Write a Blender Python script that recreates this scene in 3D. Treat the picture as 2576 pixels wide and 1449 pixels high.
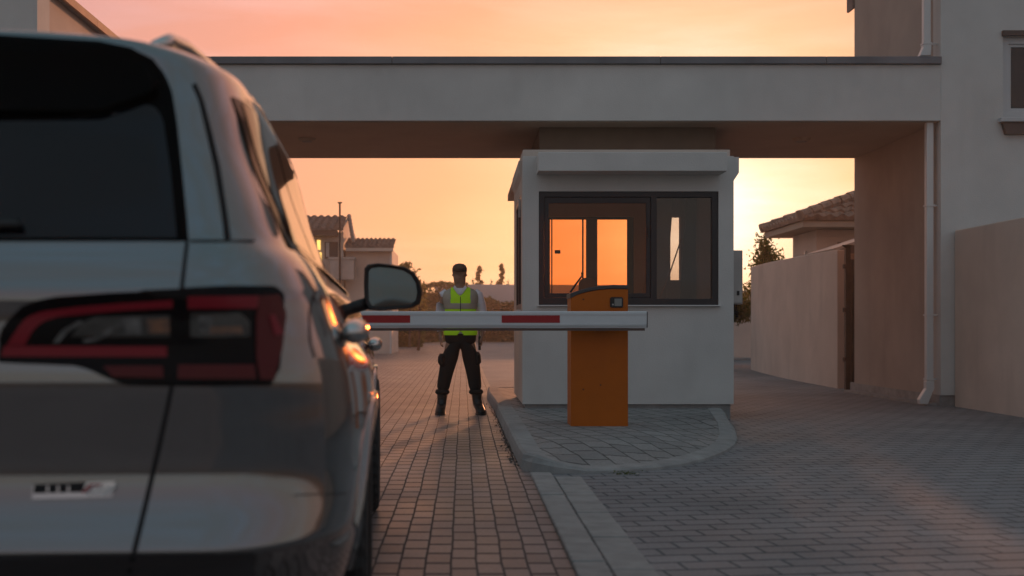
import bpy, bmesh, math, random
import numpy as np
from mathutils import Vector, Matrix
from mathutils.bvhtree import BVHTree
random.seed(7)
R = math.radians
scene = bpy.context.scene
for o in list(bpy.data.objects): bpy.data.objects.remove(o)

# ------------------------------------------------------------------ camera
cam_d = bpy.data.cameras.new('camera'); cam = bpy.data.objects.new('camera', cam_d)
scene.collection.objects.link(cam); scene.camera = cam
cam.location = (0, 0, 1.0); cam.rotation_euler = (R(90), 0, 0)
cam_d.sensor_width = 36; cam_d.lens = 36*3000/2576
cam_d.shift_x = (1288-1165)/2576; cam_d.shift_y = (824-724.5)/2576
cam_d.clip_start = .05; cam_d.clip_end = 3000
cam_d.dof.use_dof = True; cam_d.dof.focus_distance = 12.5; cam_d.dof.aperture_fstop = 2.3

# ------------------------------------------------------------------ world, sun, exposure
SUN_AZ, SUN_EL = R(10.5), R(4.7)
SD = Vector((math.sin(SUN_AZ)*math.cos(SUN_EL), math.cos(SUN_AZ)*math.cos(SUN_EL), math.sin(SUN_EL)))
w = bpy.data.worlds.new('World'); scene.world = w; w.use_nodes = True
nt = w.node_tree; nt.nodes.clear()
def N(nt, t, **k):
    n = nt.nodes.new(t)
    for a, v in k.items(): setattr(n, a, v)
    return n
def L(nt, a, b): nt.links.new(a, b)
def ramp(nt, stops, interp='LINEAR'):
    n = nt.nodes.new('ShaderNodeValToRGB'); cr = n.color_ramp; cr.interpolation = interp
    while len(cr.elements) > 1: cr.elements.remove(cr.elements[-1])
    for i, (p, c) in enumerate(stops):
        e = cr.elements[0] if i == 0 else cr.elements.new(p)
        e.position = p; e.color = (*c, 1) if len(c) == 3 else c
    return n
def mathn(nt, op, a, b=None, clamp=False):
    n = nt.nodes.new('ShaderNodeMath'); n.operation = op; n.use_clamp = clamp
    for i, v in enumerate((a, b)):
        if v is None: continue
        if isinstance(v, (int, float)): n.inputs[i].default_value = v
        else: nt.links.new(v, n.inputs[i])
    return n.outputs[0]
out = N(nt, 'ShaderNodeOutputWorld'); bg = N(nt, 'ShaderNodeBackground')
sky = N(nt, 'ShaderNodeTexSky'); sky.sky_type = 'NISHITA'; sky.sun_disc = False
sky.sun_elevation = SUN_EL; sky.sun_rotation = SUN_AZ; sky.air_density = 1.2; sky.dust_density = 2.0
tc = N(nt, 'ShaderNodeTexCoord')
dot = N(nt, 'ShaderNodeVectorMath', operation='DOT_PRODUCT'); dot.inputs[1].default_value = SD
nrm = N(nt, 'ShaderNodeVectorMath', operation='NORMALIZE'); L(nt, tc.outputs['Generated'], nrm.inputs[0]); sq = N(nt, 'ShaderNodeVectorMath', operation='MULTIPLY_ADD'); L(nt, nrm.outputs[0], sq.inputs[0]); sq.inputs[1].default_value = (1, 1, .8); sq.inputs[2].default_value = (0, 0, SD.z*.2+.006)
nr2 = N(nt, 'ShaderNodeVectorMath', operation='NORMALIZE'); L(nt, sq.outputs[0], nr2.inputs[0]); L(nt, nr2.outputs[0], dot.inputs[0])
ang = mathn(nt, 'DIVIDE', mathn(nt, 'ARCCOSINE', mathn(nt, 'MINIMUM', dot.outputs['Value'], 1.0)), math.pi)
sep = N(nt, 'ShaderNodeSeparateXYZ'); L(nt, nrm.outputs[0], sep.inputs[0])
# thin streaks of high cloud shift where on the glow a direction falls
mp = N(nt, 'ShaderNodeMapping'); mp.inputs['Scale'].default_value = (2.2, 1.0, 16); mp.inputs['Rotation'].default_value = (0, R(-4), 0)
L(nt, nrm.outputs[0], mp.inputs[0])
no = N(nt, 'ShaderNodeTexNoise'); no.inputs['Scale'].default_value = 1.6; no.inputs['Detail'].default_value = 5; no.inputs['Roughness'].default_value = .5
L(nt, mp.outputs[0], no.inputs['Vector'])
wisp = mathn(nt, 'MULTIPLY', mathn(nt, 'SUBTRACT', no.outputs['Fac'], .5), .028)
ang2 = mathn(nt, 'ADD', ang, wisp)
glow = ramp(nt, [(0, (2.2, 1.9, 1.4)), (.012, (1.5, 1.28, .95)), (.024, (1.14, .88, .60)), (.042, (1.08, .64, .33)), (.068, (1.03, .50, .25)), (.11, (.96, .42, .25)),
                 (.17, (.76, .38, .29)), (.26, (.36, .25, .21)), (.42, (.315, .29, .265)), (.7, (.315, .31, .30)), (1, (.325, .31, .295))])
L(nt, ang2, glow.inputs[0])
elev = ramp(nt, [(0, (1, 1, 1)), (.10, (1, 1, 1)), (.28, (1.0, .93, 1.06)), (.6, (.75, .95, 1.12)), (1, (.62, .98, 1.2))])
L(nt, sep.outputs['Z'], elev.inputs[0])
mul = N(nt, 'ShaderNodeMix', data_type='RGBA', blend_type='MULTIPLY'); mul.inputs[0].default_value = 1
L(nt, glow.outputs[0], mul.inputs[6]); L(nt, elev.outputs[0], mul.inputs[7])
skm = N(nt, 'ShaderNodeMix', data_type='RGBA', blend_type='MULTIPLY'); skm.inputs[0].default_value = 1
SKY_K = .05
skm.inputs[7].default_value = (SKY_K*.16, SKY_K*.13, SKY_K*.16, 1); L(nt, sky.outputs[0], skm.inputs[6])
add = N(nt, 'ShaderNodeMix', data_type='RGBA', blend_type='ADD'); add.inputs[0].default_value = 1; add.clamp_result = False
mpc = N(nt, 'ShaderNodeMapping'); mpc.inputs['Scale'].default_value = (1.6, 1.2, 11); mpc.inputs['Rotation'].default_value = (0, R(-7), R(3)); mpc.inputs['Location'].default_value = (.3, 0, .35)
L(nt, nrm.outputs[0], mpc.inputs[0]); nc_ = N(nt, 'ShaderNodeTexNoise'); nc_.inputs['Scale'].default_value = 2.1; nc_.inputs['Detail'].default_value = 7; nc_.inputs['Roughness'].default_value = .55; nc_.inputs['Distortion'].default_value = .4
L(nt, mpc.outputs[0], nc_.inputs['Vector']); rc_ = ramp(nt, [(.46, (0, 0, 0)), (.72, (.75, .75, .75))]); L(nt, nc_.outputs['Fac'], rc_.inputs[0])
cm = N(nt, 'ShaderNodeMix', data_type='RGBA'); L(nt, rc_.outputs[0], cm.inputs[0]); L(nt, mul.outputs[2], cm.inputs[6])
ct = N(nt, 'ShaderNodeMix', data_type='RGBA', blend_type='MULTIPLY'); ct.inputs[0].default_value = 1; L(nt, mul.outputs[2], ct.inputs[6]); ct.inputs[7].default_value = (1.06, 1.3, 1.55, 1); L(nt, ct.outputs[2], cm.inputs[7])
L(nt, cm.outputs[2], add.inputs[6]); L(nt, skm.outputs[2], add.inputs[7])
L(nt, add.outputs[2], bg.inputs['Color']); bg.inputs['Strength'].default_value = 1.0
L(nt, bg.outputs[0], out.inputs[0])

sl = bpy.data.lights.new('sun', 'SUN'); sun = bpy.data.objects.new('sun', sl); scene.collection.objects.link(sun)
sl.energy = 3.2; sl.angle = R(0.6); sl.color = (1, .40, .18)
sun.rotation_euler = SD.to_track_quat('Z', 'Y').to_euler(); sun.location = (5, 40, 20)
scene.view_settings.view_transform = 'Standard'; scene.view_settings.look = 'None'
scene.view_settings.exposure = 0; scene.view_settings.gamma = 1
scene.render.engine = 'CYCLES'

# ------------------------------------------------------------------ helpers
C = scene.collection
def tag(o, label=None, cat=None, group=None, kind=None):
    if label: o['label'] = label
    if cat: o['category'] = cat
    if group: o['group'] = group
    if kind: o['kind'] = kind
    return o
def empty(name, loc, label, cat, group=None, rz=0):
    o = bpy.data.objects.new(name, None); C.objects.link(o); o.location = loc; o.rotation_euler = (0, 0, rz)
    o.empty_display_size = .2
    return tag(o, label, cat, group)
def obj(name, bm, mat, parent=None, smooth=False, bevel=0, world=True):
    """links bm (in world coordinates) as one mesh object; keeps it in place under parent"""
    me = bpy.data.meshes.new(name)
    if isinstance(bm, bmesh.types.BMesh):
        bmesh.ops.recalc_face_normals(bm, faces=bm.faces[:])
        bm.to_mesh(me); bm.free()
    else:
        me.from_pydata(*bm); me.update()
    o = bpy.data.objects.new(name, me); C.objects.link(o)
    if mat: me.materials.append(mat)
    if smooth:
        for p in me.polygons: p.use_smooth = True
    if parent is not None:
        o.parent = parent
        if world:
            m = parent_world(parent).inverted()
            me.transform(m)
    if bevel:
        b = o.modifiers.new('bevel', 'BEVEL'); b.width = bevel; b.segments = 2; b.limit_method = 'ANGLE'; b.angle_limit = R(40); b.harden_normals = False
    return o
def parent_world(p):
    m = Matrix.LocRotScale(p.location, p.rotation_euler, p.scale)
    return (parent_world(p.parent) @ m) if p.parent else m
def box(bm, x0, x1, y0, y1, z0, z1):
    vs = [bm.verts.new(v) for v in ((x0,y0,z0),(x1,y0,z0),(x1,y1,z0),(x0,y1,z0),(x0,y0,z1),(x1,y0,z1),(x1,y1,z1),(x0,y1,z1))]
    for f in ((0,3,2,1),(4,5,6,7),(0,1,5,4),(1,2,6,5),(2,3,7,6),(3,0,4,7)): bm.faces.new([vs[i] for i in f])
    return vs
def mbox(*bs):
    bm = bmesh.new()
    for b in bs: box(bm, *b)
    return bm
def holed(axis, a0, a1, z0, z1, d0, d1, holes):
    """wall panel with rectangular openings. axis 'x': runs in x, thickness d0..d1 in y. one connected grid, no inner faces"""
    us = sorted({a0, a1, *[v for h in holes for v in h[:2]]}); vs = sorted({z0, z1, *[v for h in holes for v in h[2:]]})
    bm = bmesh.new(); cache = {}
    def V(u, d, v):
        k = (round(u, 5), round(d, 5), round(v, 5))
        if k not in cache: cache[k] = bm.verts.new((u, d, v) if axis == 'x' else (d, u, v))
        return cache[k]
    def solid(i, j):
        if i < 0 or j < 0 or i >= len(us)-1 or j >= len(vs)-1: return False
        cu, cv = (us[i]+us[i+1])/2, (vs[j]+vs[j+1])/2
        return not any(h[0] < cu < h[1] and h[2] < cv < h[3] for h in holes)
    for i in range(len(us)-1):
        for j in range(len(vs)-1):
            if not solid(i, j): continue
            u0, u1, v0, v1 = us[i], us[i+1], vs[j], vs[j+1]
            for d in (d0, d1): bm.faces.new([V(u0, d, v0), V(u1, d, v0), V(u1, d, v1), V(u0, d, v1)])
            if not solid(i-1, j): bm.faces.new([V(u0, d0, v0), V(u0, d1, v0), V(u0, d1, v1), V(u0, d0, v1)])
            if not solid(i+1, j): bm.faces.new([V(u1, d0, v0), V(u1, d1, v0), V(u1, d1, v1), V(u1, d0, v1)])
            if not solid(i, j-1): bm.faces.new([V(u0, d0, v0), V(u0, d1, v0), V(u1, d1, v0), V(u1, d0, v0)])
            if not solid(i, j+1): bm.faces.new([V(u0, d0, v1), V(u0, d1, v1), V(u1, d1, v1), V(u1, d0, v1)])
    return bm
def tube(bm, pts, r, n=10, cap=True):
    pts = [Vector(p) for p in pts]; rs = r if isinstance(r, (list, tuple)) else [r]*len(pts)
    rings = []; up = Vector((0, 0, 1))
    for i, p in enumerate(pts):
        t = (pts[min(i+1, len(pts)-1)]-pts[max(i-1, 0)]).normalized()
        a = t.cross(up if abs(t.z) < .95 else Vector((1, 0, 0))).normalized(); b = t.cross(a)
        rings.append([bm.verts.new(p+(a*math.cos(2*math.pi*k/n)+b*math.sin(2*math.pi*k/n))*rs[i]) for k in range(n)])
    for A, B in zip(rings, rings[1:]):
        for k in range(n): bm.faces.new((A[k], A[(k+1) % n], B[(k+1) % n], B[k]))
    if cap: bm.faces.new(rings[0][::-1]); bm.faces.new(rings[-1])
def prism(bm, pts, d, axis='y'):
    """pts: 2-D outline (a,b) in (x,z) extruded in y over d=(d0,d1), or axis 'z': (x,y) extruded in z, axis 'x': (y,z)"""
    mk = {'y': lambda a, b, c: (a, c, b), 'z': lambda a, b, c: (a, b, c), 'x': lambda a, b, c: (c, a, b)}[axis]
    A = [bm.verts.new(mk(a, b, d[0])) for a, b in pts]; B = [bm.verts.new(mk(a, b, d[1])) for a, b in pts]
    bm.faces.new(A); bm.faces.new(B[::-1])
    for i in range(len(pts)): j = (i+1) % len(pts); bm.faces.new((A[i], B[i], B[j], A[j]))
def rrect(x0, x1, z0, z1, r, n=6):
    pts = []
    for cx, cz, a in ((x1-r, z1-r, 0), (x0+r, z1-r, 90), (x0+r, z0+r, 180), (x1-r, z0+r, 270)):
        for k in range(n+1): t = R(a+90*k/n); pts.append((cx+r*math.cos(t), cz+r*math.sin(t)))
    return pts
def lathe(bm, prof, n=32, origin=(0, 0, 0), axis='z'):
    rings = []
    for r, h in prof:
        ring = []
        for k in range(n):
            a = 2*math.pi*k/n; c, s = r*math.cos(a), r*math.sin(a)
            v = (c, s, h) if axis == 'z' else ((h, c, s) if axis == 'x' else (c, h, s))
            ring.append(bm.verts.new(Vector(v)+Vector(origin)))
        rings.append(ring)
    for A, B in zip(rings, rings[1:]):
        for k in range(n): bm.faces.new((A[k], A[(k+1) % n], B[(k+1) % n], B[k]))
    return rings

# ------------------------------------------------------------------ materials
def mat(name, col, rough=.7, metal=0, spec=.5, noise=0, nscale=3, bump=0, bscale=40, coat=0, col2=None, emit=None, stretch=(1, 1, 1), bdist=.01, dirt=None):
    m = bpy.data.materials.new(name); m.use_nodes = True; t = m.node_tree; b = t.nodes['Principled BSDF']
    b.inputs['Base Color'].default_value = (*col, 1); b.inputs['Roughness'].default_value = rough
    b.inputs['Metallic'].default_value = metal; b.inputs['Specular IOR Level'].default_value = spec
    b.inputs['Coat Weight'].default_value = coat; b.inputs['Coat Roughness'].default_value = .04
    if emit: b.inputs['Emission Color'].default_value = (*emit[0], 1); b.inputs['Emission Strength'].default_value = emit[1]
    co = N(t, 'ShaderNodeTexCoord'); mpn = N(t, 'ShaderNodeMapping'); mpn.inputs['Scale'].default_value = stretch
    L(t, co.outputs['Object'], mpn.inputs[0])
    if noise or col2:
        n = N(t, 'ShaderNodeTexNoise'); n.inputs['Scale'].default_value = nscale; n.inputs['Detail'].default_value = 6; n.inputs['Roughness'].default_value = .6
        L(t, mpn.outputs[0], n.inputs['Vector'])
        c2 = col2 or tuple(c*(1-noise) for c in col); c1 = col if col2 else tuple(min(1, c*(1+noise*.6)) for c in col)
        rp = ramp(t, [(.3, c2), (.7, c1)]); L(t, n.outputs['Fac'], rp.inputs[0])
        last = rp.outputs[0]
        if dirt:   # vertical run marks and grime of its own shape
            n3 = N(t, 'ShaderNodeTexNoise'); n3.inputs['Scale'].default_value = 1.5; n3.inputs['Detail'].default_value = 8
            mp3 = N(t, 'ShaderNodeMapping'); mp3.inputs['Scale'].default_value = (1.6, 1.6, .45); L(t, co.outputs['Object'], mp3.inputs[0]); L(t, mp3.outputs[0], n3.inputs['Vector'])
            r3 = ramp(t, [(.55, (0, 0, 0)), (.8, (dirt, dirt, dirt))]); L(t, n3.outputs['Fac'], r3.inputs[0])
            mx = N(t, 'ShaderNodeMix', data_type='RGBA'); L(t, r3.outputs[0], mx.inputs[0]); L(t, last, mx.inputs[6]); mx.inputs[7].default_value = (*[c*.55 for c in col], 1)
            last = mx.outputs[2]
        L(t, last, b.inputs['Base Color'])
    if bump:
        n2 = N(t, 'ShaderNodeTexNoise'); n2.inputs['Scale'].default_value = bscale; n2.inputs['Detail'].default_value = 4
        L(t, mpn.outputs[0], n2.inputs['Vector'])
        bp = N(t, 'ShaderNodeBump'); bp.inputs['Strength'].default_value = bump; bp.inputs['Distance'].default_value = bdist
        L(t, n2.outputs['Fac'], bp.inputs['Height']); L(t, bp.outputs[0], b.inputs['Normal'])
    return m
def glassmat(name, tint, rough=.0, refl=1.0, ior=1.5):
    m = bpy.data.materials.new(name); m.use_nodes = True; t = m.node_tree; t.nodes.clear()
    o = N(t, 'ShaderNodeOutputMaterial'); tr = N(t, 'ShaderNodeBsdfTransparent'); tr.inputs[0].default_value = (*tint, 1)
    gl = N(t, 'ShaderNodeBsdfGlossy'); gl.inputs['Roughness'].default_value = rough; gl.inputs[0].default_value = (refl, refl, refl, 1)
    fr = N(t, 'ShaderNodeFresnel'); fr.inputs[0].default_value = ior; mx = N(t, 'ShaderNodeMixShader')
    L(t, fr.outputs[0], mx.inputs[0]); L(t, tr.outputs[0], mx.inputs[1]); L(t, gl.outputs[0], mx.inputs[2]); L(t, mx.outputs[0], o.inputs[0])
    return m
def paver_mat(name, bw, bh, offset, rot, c1, c2, mortar, rough=.55, loc=(0, 0, 0), msize=.012, bump=.6, scl=(1, 1, 1), wob=.03, sd=.45):
    m = bpy.data.materials.new(name); m.use_nodes = True; t = m.node_tree; b = t.nodes['Principled BSDF']
    co = N(t, 'ShaderNodeTexCoord'); mp_ = N(t, 'ShaderNodeMapping'); mp_.inputs['Rotation'].default_value = (0, 0, rot); mp_.inputs['Location'].default_value = loc
    L(t, co.outputs['Object'], mp_.inputs[0])
    # joints wander a little, as laid by hand
    nw = N(t, 'ShaderNodeTexNoise'); nw.inputs['Scale'].default_value = 2.2; nw.inputs['Detail'].default_value = 3; L(t, mp_.outputs[0], nw.inputs['Vector'])
    sb = N(t, 'ShaderNodeVectorMath', operation='SUBTRACT'); L(t, nw.outputs['Color'], sb.inputs[0]); sb.inputs[1].default_value = (.5, .5, .5)
    scv = N(t, 'ShaderNodeVectorMath', operation='SCALE'); L(t, sb.outputs[0], scv.inputs[0]); scv.inputs['Scale'].default_value = wob
    ad = N(t, 'ShaderNodeVectorMath', operation='ADD'); L(t, mp_.outputs[0], ad.inputs[0]); L(t, scv.outputs[0], ad.inputs[1])
    br = N(t, 'ShaderNodeTexBrick'); br.offset = offset; br.squash = 1; br.inputs['Scale'].default_value = 1
    br.inputs['Brick Width'].default_value = bw; br.inputs['Row Height'].default_value = bh; br.inputs['Mortar Size'].default_value = msize; br.inputs['Mortar Smooth'].default_value = .35
    br.inputs['Color1'].default_value = (*c1, 1); br.inputs['Color2'].default_value = (*c2, 1); br.inputs['Mortar'].default_value = (*mortar, 1)
    ms = N(t, 'ShaderNodeMapping'); ms.inputs['Scale'].default_value = scl; L(t, ad.outputs[0], ms.inputs[0]); L(t, ms.outputs[0], br.inputs['Vector'])
    n1 = N(t, 'ShaderNodeTexNoise'); n1.inputs['Scale'].default_value = .55; n1.inputs['Detail'].default_value = 8; n1.inputs['Roughness'].default_value = .65; L(t, co.outputs['Object'], n1.inputs['Vector'])
    r1 = ramp(t, [(.3, (.68, .68, .68)), (.7, (1.18, 1.18, 1.18))]); L(t, n1.outputs['Fac'], r1.inputs[0])
    mx = N(t, 'ShaderNodeMix', data_type='RGBA', blend_type='MULTIPLY'); mx.inputs[0].default_value = 1; L(t, br.outputs['Color'], mx.inputs[6]); L(t, r1.outputs[0], mx.inputs[7])
    n4 = N(t, 'ShaderNodeTexNoise'); n4.inputs['Scale'].default_value = 55; n4.inputs['Detail'].default_value = 4; L(t, co.outputs['Object'], n4.inputs['Vector'])
    r4 = ramp(t, [(.3, (.75, .75, .75)), (.7, (1.15, 1.15, 1.15))]); L(t, n4.outputs['Fac'], r4.inputs[0])
    mx2 = N(t, 'ShaderNodeMix', data_type='RGBA', blend_type='MULTIPLY'); mx2.inputs[0].default_value = 1; L(t, mx.outputs[2], mx2.inputs[6]); L(t, r4.outputs[0], mx2.inputs[7])
    L(t, mx2.outputs[2], b.inputs['Base Color']); nr_ = N(t, 'ShaderNodeTexNoise'); nr_.inputs['Scale'].default_value = 1.3; nr_.inputs['Detail'].default_value = 6; L(t, co.outputs['Object'], nr_.inputs['Vector'])
    L(t, mathn(t, 'ADD', mathn(t, 'MULTIPLY', br.outputs['Fac'], .75), mathn(t, 'ADD', mathn(t, 'MULTIPLY', nr_.outputs['Fac'], .34), rough-.17), True), b.inputs['Roughness'])
    sp_ = mathn(t, 'SUBTRACT', .5, mathn(t, 'MULTIPLY', br.outputs['Fac'], sd)); L(t, sp_, b.inputs['Specular IOR Level'])
    hh = mathn(t, 'ADD', mathn(t, 'MULTIPLY', br.outputs['Fac'], -1.0), mathn(t, 'ADD', mathn(t, 'MULTIPLY', n4.outputs['Fac'], .35), mathn(t, 'MULTIPLY', nw.outputs['Fac'], .9)))
    bp = N(t, 'ShaderNodeBump'); bp.inputs['Strength'].default_value = bump; bp.inputs['Distance'].default_value = .006
    L(t, hh, bp.inputs['Height']); L(t, bp.outputs[0], b.inputs['Normal'])
    return m

M = {}
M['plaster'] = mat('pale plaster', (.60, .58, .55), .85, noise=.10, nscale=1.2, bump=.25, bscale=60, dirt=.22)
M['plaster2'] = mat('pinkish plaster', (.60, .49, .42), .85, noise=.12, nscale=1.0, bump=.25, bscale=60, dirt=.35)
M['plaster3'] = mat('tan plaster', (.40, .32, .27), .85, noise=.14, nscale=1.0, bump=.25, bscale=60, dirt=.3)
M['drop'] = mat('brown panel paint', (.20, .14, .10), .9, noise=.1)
M['soffit'] = mat('soffit paint', (.42, .33, .26), .9, noise=.08, nscale=1.5)
M['coping'] = mat('grey metal coping', (.17, .17, .18), .45, metal=.6, noise=.25, nscale=1.5)
M['concrete'] = mat('concrete', (.30, .29, .28), .85, noise=.25, nscale=6, bump=.5, bscale=90)
M['pipe'] = mat('white pipe', (.62, .60, .58), .4)
M['frame'] = mat('dark brown window profile', (.022, .017, .019), .4)
M['wframe'] = mat('white window profile', (.5, .5, .5), .4)
M['brown'] = mat('brown trim', (.11, .075, .062), .6, noise=.15)
M['pane'] = glassmat('sunset tinted glass', (.95, .75, .58), ior=1.4)  # orange of the sunset sky is put into the glass tint
M['darkpane'] = mat('dark glass', (.012, .012, .013), .06, spec=.6)
M['orange'] = mat('orange paint', (.46, .105, .001), .5, spec=.3, noise=.08, nscale=5, bump=.05, bscale=200)
M['lid'] = mat('dark grey lid', (.045, .045, .048), .45)
M['arm'] = mat('white boom paint', (.62, .64, .65), .35, noise=.05, nscale=4)
M['red'] = mat('red reflective tape', (.34, .006, .010), .4)
M['black'] = mat('black plastic', (.008, .008, .008), .5)
M['screen'] = mat('display window', (.20, .20, .19), .15)
M['steel'] = mat('galvanised steel', (.38, .37, .36), .4, metal=.6, noise=.15)
M['rust'] = mat('weathered gate steel', (.06, .045, .038), .6, noise=.3, nscale=8)
M['tile'] = mat('clay roof tile', (.30, .20, .15), .8, noise=.4, nscale=7, bump=.4, bscale=40)
M['tile2'] = mat('grey brown roof tile', (.22, .17, .15), .8, noise=.4, nscale=7, bump=.4, bscale=40)
M['leaf'] = mat('leaves', (.07, .085, .025), .6, col2=(.035, .05, .015), nscale=6)
M['leaf2'] = mat('dry leaves', (.13, .10, .035), .6, col2=(.06, .06, .02), nscale=6)
M['hedge'] = mat('hedge leaves', (.09, .10, .02), .6, col2=(.045, .06, .015), nscale=5)
M['bark'] = mat('bark', (.07, .05, .035), .9, noise=.3, nscale=20)
for k in ('leaf', 'leaf2', 'hedge'):
    t_ = M[k].node_tree; b = t_.nodes['Principled BSDF']; o_ = t_.nodes['Material Output']; tl = N(t_, 'ShaderNodeBsdfTranslucent'); mx_ = N(t_, 'ShaderNodeMixShader')
    cc = b.inputs['Base Color'].links[0].from_socket; br_ = N(t_, 'ShaderNodeMix', data_type='RGBA', blend_type='MULTIPLY'); br_.inputs[0].default_value = 1; L(t_, cc, br_.inputs[6]); br_.inputs[7].default_value = (2.2, 2.4, 1.2, 1)
    L(t_, br_.outputs[2], tl.inputs[0]); mx_.inputs[0].default_value = .5; L(t_, b.outputs[0], mx_.inputs[1]); L(t_, tl.outputs[0], mx_.inputs[2]); L(t_, mx_.outputs[0], o_.inputs[0])

# ================================================================== SETTING
def struct(name, bm, m, **k): return tag(obj(name, bm, m, **k), kind='structure')
def sheet(x0, x1, y0, y1, z):
    bm = bmesh.new(); bm.faces.new([bm.verts.new(v) for v in ((x0, y0, z), (x1, y0, z), (x1, y1, z), (x0, y1, z))]); return bm
M['earth'] = mat('dry ground', (.20, .15, .11), .95, noise=.35, nscale=.6, bump=.5, bscale=12)
M['pav_l'] = paver_mat('clay lane pavers', .066, .108, 0.5, R(90), (.25, .205, .195), (.165, .136, .130), (.095, .078, .074), loc=(0, .05, 0), rough=.42, bump=.16, msize=.0055, scl=(.3, 1, 1), wob=.016, sd=.2)
M['pav_r'] = paver_mat('grey forecourt pavers', .23, .095, .5, R(-8), (.215, .225, .236), (.180, .190, .202), (.120, .126, .132), rough=.64, bump=.25, msize=.008, scl=(1, .62, 1))
M['pav_i'] = paver_mat('island pavers', .16, .20, .5, R(78), (.30, .29, .28), (.235, .23, .225), (.10, .096, .09), rough=.7, bump=.4, msize=.007, scl=(.55, 1, 1))
struct('ground', sheet(-400, 400, -200, 1200, -.012), M['earth'])
struct('road', sheet(-5.4, .46, -14, 74, 0), M['pav_l'])
struct('forecourt', sheet(.46, 14, -14, 74, 0), M['pav_r'])
M['asph'] = mat('far road asphalt', (.16, .13, .12), .8, noise=.2, nscale=2)
struct('far_road', sheet(-40, 40, 74, 83, 0.0), M['asph'])
bm = bmesh.new()
y = -3.0; xs = .455
while y < 8.1:
    y2 = min(y+1.0, 8.1)
    bm2 = box(bm, xs, xs+.14, y+.006, y2-.006, -.02, .022+.003*math.sin(y*3)); y = y2
struct('kerb', bm, M['concrete'], bevel=.01)
bm = bmesh.new(); y = -3.1
while y < 7.95:
    y2 = min(y+.38, 7.95); box(bm, xs+.155, xs+.33, y+.005, y2-.005, -.02, .010+.002*math.sin(y*7)); y = y2
struct('pavement_edging', bm, M['concrete'], bevel=.006)

# island under the booth
outl = [(.36, 17.7), (.33, 16.6), (.375, 14), (.39, 11), (.40, 8.9), (.41, 8.42), (.47, 8.24), (.62, 8.14), (.85, 8.14), (1.1, 8.2), (1.35, 8.34), (1.6, 8.6), (1.85, 8.98), (2.1, 9.5),
        (2.3, 10.05), (2.47, 10.7), (2.58, 11.3), (2.66, 11.9), (2.74, 12.4), (2.82, 12.9), (2.90, 13.4), (2.92, 17.7)]
def inset(pts, d):
    res = []; n = len(pts)
    for i in range(n):
        p, a, b = Vector(pts[i]), Vector(pts[i-1]), Vector(pts[(i+1) % n])
        e1 = (p-a).normalized(); e2 = (b-p).normalized()
        n1 = Vector((-e1.y, e1.x)); n2 = Vector((-e2.y, e2.x)); m = (n1+n2)
        m = m/max(.35, m.length_squared)*2 if m.length > 1e-6 else n1
        dd = d(i) if callable(d) else d
        res.append(tuple(p+m*dd*(1 if m.length < 1.6 else 1.6/m.length)))
    return res
def smst(a, b, x):
    x = min(1, max(0, (x-a)/(b-a))); return x*x*(3-2*x)
NOSE = outl[6:16]
def isl_h(x, y):
    d = min(math.hypot(x-px, y-py) for px, py in NOSE) if y < 13 else 9
    return max(.034+.088*smst(.05, .95, d), .122*(1-smst(.45, .95, x)))
nose = lambda i: .035 if 6 <= i <= 17 else .012
rings = [(outl, None), (inset(outl, lambda i: nose(i)*.3), .55), (inset(outl, lambda i: nose(i)), .88), (inset(outl, lambda i: nose(i)+.02), 1.0), (inset(outl, .165), 1.02), (inset(outl, .17), .9)]
bm = bmesh.new(); prev = None
for pts_, hf in rings:
    ring = [bm.verts.new((x, y, -.02 if hf is None else isl_h(x, y)*hf)) for x, y in pts_]
    if prev:
        for i in range(len(ring)): j = (i+1) % len(ring); bm.faces.new((prev[i], prev[j], ring[j], ring[i]))
    prev = ring
struct('island_kerb', bm, M['concrete'])
bm = bmesh.new(); base_ = inset(outl, .168); cen_ = Vector((1.55, 13.2)); prev = None
for k in range(12):
    f_ = k/12; ring = []
    for x, y in base_:
        p = Vector((x, y)).lerp(cen_, f_); ring.append(bm.verts.new((p.x, p.y, isl_h(p.x, p.y)-.003)))
    if prev:
        for i in range(len(ring)): j = (i+1) % len(ring); bm.faces.new((prev[i], prev[j], ring[j], ring[i]))
    prev = ring
bm.faces.new(prev)
struct('island_pavement', bm, M['pav_i'])

# ================================================================== BUILDINGS
ZF, ZB = 15.15, 18.5
HX = 6.07
# --- right hand house
house = empty('house', (HX, ZF, 0), 'large pale plastered house filling the right edge beside the passage', 'house')
wall_bm = holed('x', HX, 12, 0.14, 7.5, ZF, ZF+.25, [(6.86, 8.3, 3.66, 4.70)])
obj('front_wall', wall_bm, M['plaster'], house)
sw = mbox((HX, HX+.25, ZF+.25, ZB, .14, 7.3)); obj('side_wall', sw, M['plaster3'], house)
obj('back_wall', mbox((HX+.26, 12, ZB-.25, ZB-.001, .14, 7.3)), M['plaster2'], house)
obj('plinth', mbox((HX-.0, 12, ZF+.03, ZB+.2, -.02, .14)), M['concrete'], house)
fr = obj('window', holed('x', 6.862, 8.298, 3.662, 4.698, ZF+.04, ZF+.10, [(6.95, 7.55, 3.76, 4.61), (7.62, 8.22, 3.76, 4.61)]), M['wframe'], house, bevel=.006)
obj('inner_frame', holed('x', 6.951, 7.549, 3.761, 4.609, ZF+.06, ZF+.09, [(6.985, 7.515, 3.795, 4.575)]), M['wframe'], fr)
obj('pane', mbox((6.984, 7.516, ZF+.075, ZF+.085, 3.794, 4.576)), M['darkpane'], fr)
obj('pane', mbox((7.62, 8.22, ZF+.075, ZF+.085, 3.76, 4.61)), M['darkpane'], fr)
obj('sill', mbox((6.79, 8.37, ZF-.10, ZF+.04, 3.60, 3.655)), M['wframe'], fr, bevel=.008)
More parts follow.
